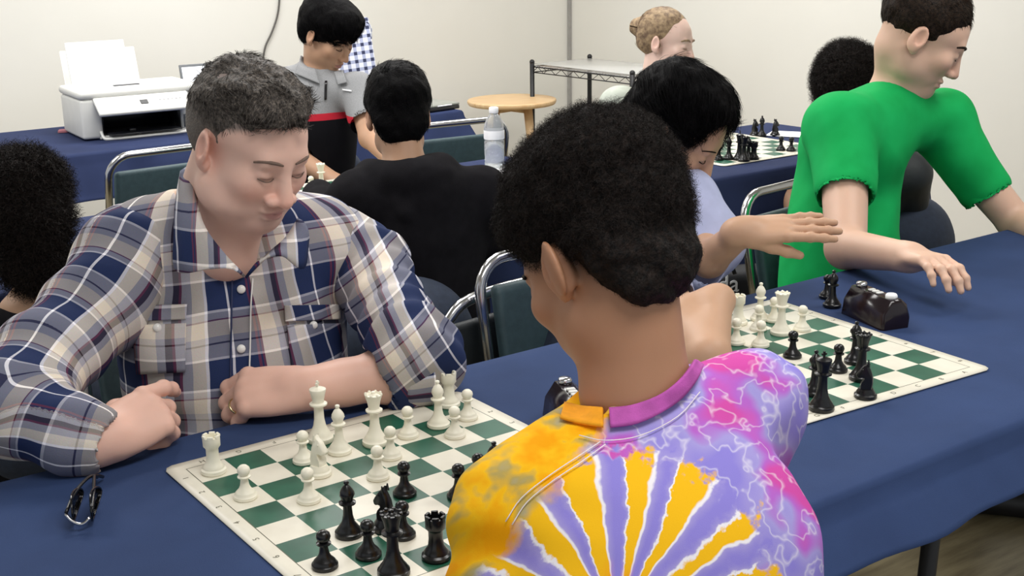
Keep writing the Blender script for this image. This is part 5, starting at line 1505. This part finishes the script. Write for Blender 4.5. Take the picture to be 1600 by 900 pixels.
for s in ():
    n7 = k7 + V(0, 0, -.005); rx = R7[:, 0] * s
    inn = [n7 - V(R7[0, 1], R7[1, 1], 0) * .045, n7 + rx * .052 + V(0, 0, .012), n7 + V(R7[0, 1], R7[1, 1], 0) * .055 + V(0, 0, -.035)]
    outr = [n7 - V(R7[0, 1], R7[1, 1], 0) * .060 + V(0, 0, -.035), n7 + rx * .085 + V(0, 0, -.028), n7 + V(R7[0, 1], R7[1, 1], 0) * .075 + rx * .04 + V(0, 0, -.080)]
    collar_leaf(inn, outr, mat=M_polo, par=g7)
flat_patch('collar_leaf', [(470, 84), (492, 104), (503, 134), (458, 116)], lift=.008, P_=p7, par=g7, mat=M_polo, th=.004)
flat_patch('collar_leaf', [(521, 112), (536, 108), (543, 130), (528, 134)], lift=.008, P_=p7, par=g7, mat=M_polo, th=.004)
flat_patch('placket', [(507, 122), (512, 122), (511, 160), (506, 160)], n=4, lift=.003, P_=p7, par=g7, mat=M_black)
flat_patch('chest_logo', [(532, 138), (552, 141), (552, 144), (532, 141)], n=3, lift=.003, P_=p7, par=g7, mat=M_paper)
legs(g7, (1.33, 2.20), (0, -1), M_denim, h=.012, reach=.02, seat=.66)

# person 8: boy in the black hoodie, from behind
M_hood = plain('black_fleece', '#19181b', .95, .12, 40, .5, 500, spec=.08)
g8 = person('boy in a black hoodie with short black hair, seen from behind between the players', (.92, .86, 0))
o8 = atd(622, 182, 3.12); R8 = frame(26, 16, 0); k8 = atd(632, 256, 3.08)
sL8, sR8 = atd(562, 312, 3.02), atd(752, 305, 3.12); m8 = (sL8 + sR8) / 2
def hood_extra(S):
    f8 = V(math.sin(math.radians(30)), math.cos(math.radians(30)), 0); r8 = V(f8[1], -f8[0], 0)
    pts = [k8 + r8 * (.092 * math.cos(a)) - f8 * (.098 * math.sin(a)) + V(0, 0, -.012 - .012 * math.sin(a)) for a in np.linspace(-.15, math.pi + .15, 9)]
    S.chain(pts, [.022, .026, .028, .032, .034, .032, .028, .026, .022], .03)
    S.chain([k8 - f8 * .07 + r8 * .06 + V(0, 0, -.02), k8 - f8 * .135 + V(0, 0, -.10), k8 - f8 * .07 - r8 * .06 + V(0, 0, -.02)], [.030, .028, .030], .012)
figure(g8, o8, R8, .93, SK7, k8, [dict(t='e', p=[m8 + V(0, -.02, -.12)], r=(.165, .105, .19)), dict(t='e', p=[m8 + V(0, -.03, -.30)], r=(.155, .12, .17)), dict(t='c', p=[sL8, sR8], r=(.068, .068)), dict(t='c', p=[k8 + V(0, 0, -.02), m8], r=(.062, .10))],
    [([sL8, sL8 + V(-.10, .04, -.10), atz(500, 310, .79)], [.068, .060, .045]), ([sR8, sR8 + V(.07, .03, -.13), sR8 + V(.05, .22, -.10)], [.068, .060, .045])],
    [dict(j=[sL8 + V(-.10, .04, -.10), atz(500, 310, .79), atz(500, 310, .79) + V(.03, .06, 0)], r=[.03, .03, .024], hand=(V(.6, .8, 0), V(0, 0, 1)), side=-1, curls=[(20, 25, 20)] * 4, hs=.85, open=False),
     dict(j=[sR8 + V(.07, .03, -.13), sR8 + V(.05, .22, -.10), sR8 + V(.02, .28, -.10)], r=[.03, .03, .024], hand=(V(-.3, .9, 0), V(0, 0, 1)), side=1, curls=[(20, 25, 20)] * 4, hs=.85, open=False)],
    M_hood, neck_r=.050, cutneck=V(.1, .1, 1), amp=.007, extra=hood_extra)
cap_hair(g8, o8, R8, .93, [((0, -.022, .052), (.090, .108, .094)), ((0, .01, .10), (.07, .08, .045)), ((0, -.062, -.01), (.078, .052, .072)), ((0, -.066, -.06), (.045, .028, .028))], [((0, .125, -.02), (.11, .07, .085)), EAR(-1), EAR(1), CHK(1), CHK(-1)], M_blk, n=12000, ln=.030, wd=.0006, flow=lambda l_: V(.2, .3, -1) + V(0, 0, 9) * np.maximum(l_[:, 2:3] - .03, 0) * V(0, 1, 1), jit=.14, rough=.003, out=.08)
legs(g8, (.88, .84), (.3, 1), M_denim, h=.012, reach=.34)
# his chair: slanting chrome top tube and black panel
def chair8():
    Y0 = .70
    t = thing('padded_chair', 'black padded chair with slanting chrome back tube under the boy in the black hoodie', 'chair', (.93, .80, 0), .12, 'padded chairs with chrome tube frames')
    W = .23
    pts = [(-W, -.20, .44), (-W - .0, -.235, .56), (-W + .07, -.25, .68), (-W + .14, -.255, .715), (W - .14, -.255, .715), (W - .07, -.25, .68), (W, -.235, .56), (W, -.20, .44)]
    bm = bmesh.new(); tube(bm, smooth_path(pts, 4), .0125, 12); from_bm('back_frame', bm, M_chrome, t)
    bm = bmesh.new(); box(bm, (-.185, -.252, .47), (.185, -.222, .66), .014, 3); from_bm('backrest', bm, M_tealdk, t)
    bm = bmesh.new(); box(bm, (-.205, -.19, .43), (.205, .22, .475), .018, 3); from_bm('seat', bm, M_tealdk, t)
    for s in (-1, 1):
        bm = bmesh.new(); tube(bm, [(s * W, -.20, .44), (s * W, .0, .30), (s * W, .25, 0)], .0115); from_bm('leg', bm, M_chrome, t)
        bm = bmesh.new(); tube(bm, [(s * (W - .02), .20, .42), (s * (W - .02), -.28, 0)], .0115); from_bm('leg', bm, M_chrome, t)
chair8()
# person 9: dark curly head at the left border
g9 = person('person with long dark curly hair at the left border behind the plaid man', (.06, .86, 0))
o9 = atd(40, 340, 2.62); R9 = frame(10, 18, 0); k9 = o9 + V(0, -.05, -.15)
figure(g9, o9, R9, .95, SK3, k9, [dict(t='e', p=[k9 + V(0, -.03, -.22)], r=(.17, .11, .20)), dict(t='e', p=[k9 + V(0, -.03, -.40)], r=(.15, .12, .14)), dict(t='c', p=[k9 + V(-.13, 0, -.09), k9 + V(.13, 0, -.09)], r=(.065, .065))],
    [([k9 + V(-.15, 0, -.09), k9 + V(-.20, .10, -.26), k9 + V(-.08, .28, -.20)], [.065, .055, .045]), ([k9 + V(.15, 0, -.09), k9 + V(.19, .10, -.26), k9 + V(.10, .28, -.20)], [.065, .055, .045])],
    [dict(j=[k9 + V(.19, .10, -.26), k9 + V(.10, .28, -.20), k9 + V(.08, .33, -.20)], r=[.03, .03, .024], hand=(V(-.2, .9, 0), V(0, 0, 1)), side=1, curls=[(20, 25, 20)] * 4, hs=.85, open=False)], M_hood, neck_r=.05, h=.006, hand_h=.004)
cap_hair(g9, o9, R9, .95, [((0, -.02, .055), (.092, .108, .094)), ((0, -.07, -.03), (.085, .055, .09)), ((0, -.075, -.10), (.075, .045, .07))], [((0, .13, -.03), (.10, .07, .09))], M_bhair, n=14000, ln=.03, wd=.0008, curl=8, curlr=.006, jit=.4, rough=.008, fr=55, segs=6)
legs(g9, (.06, .84), (0, 1), M_denim, h=.012, reach=.34)
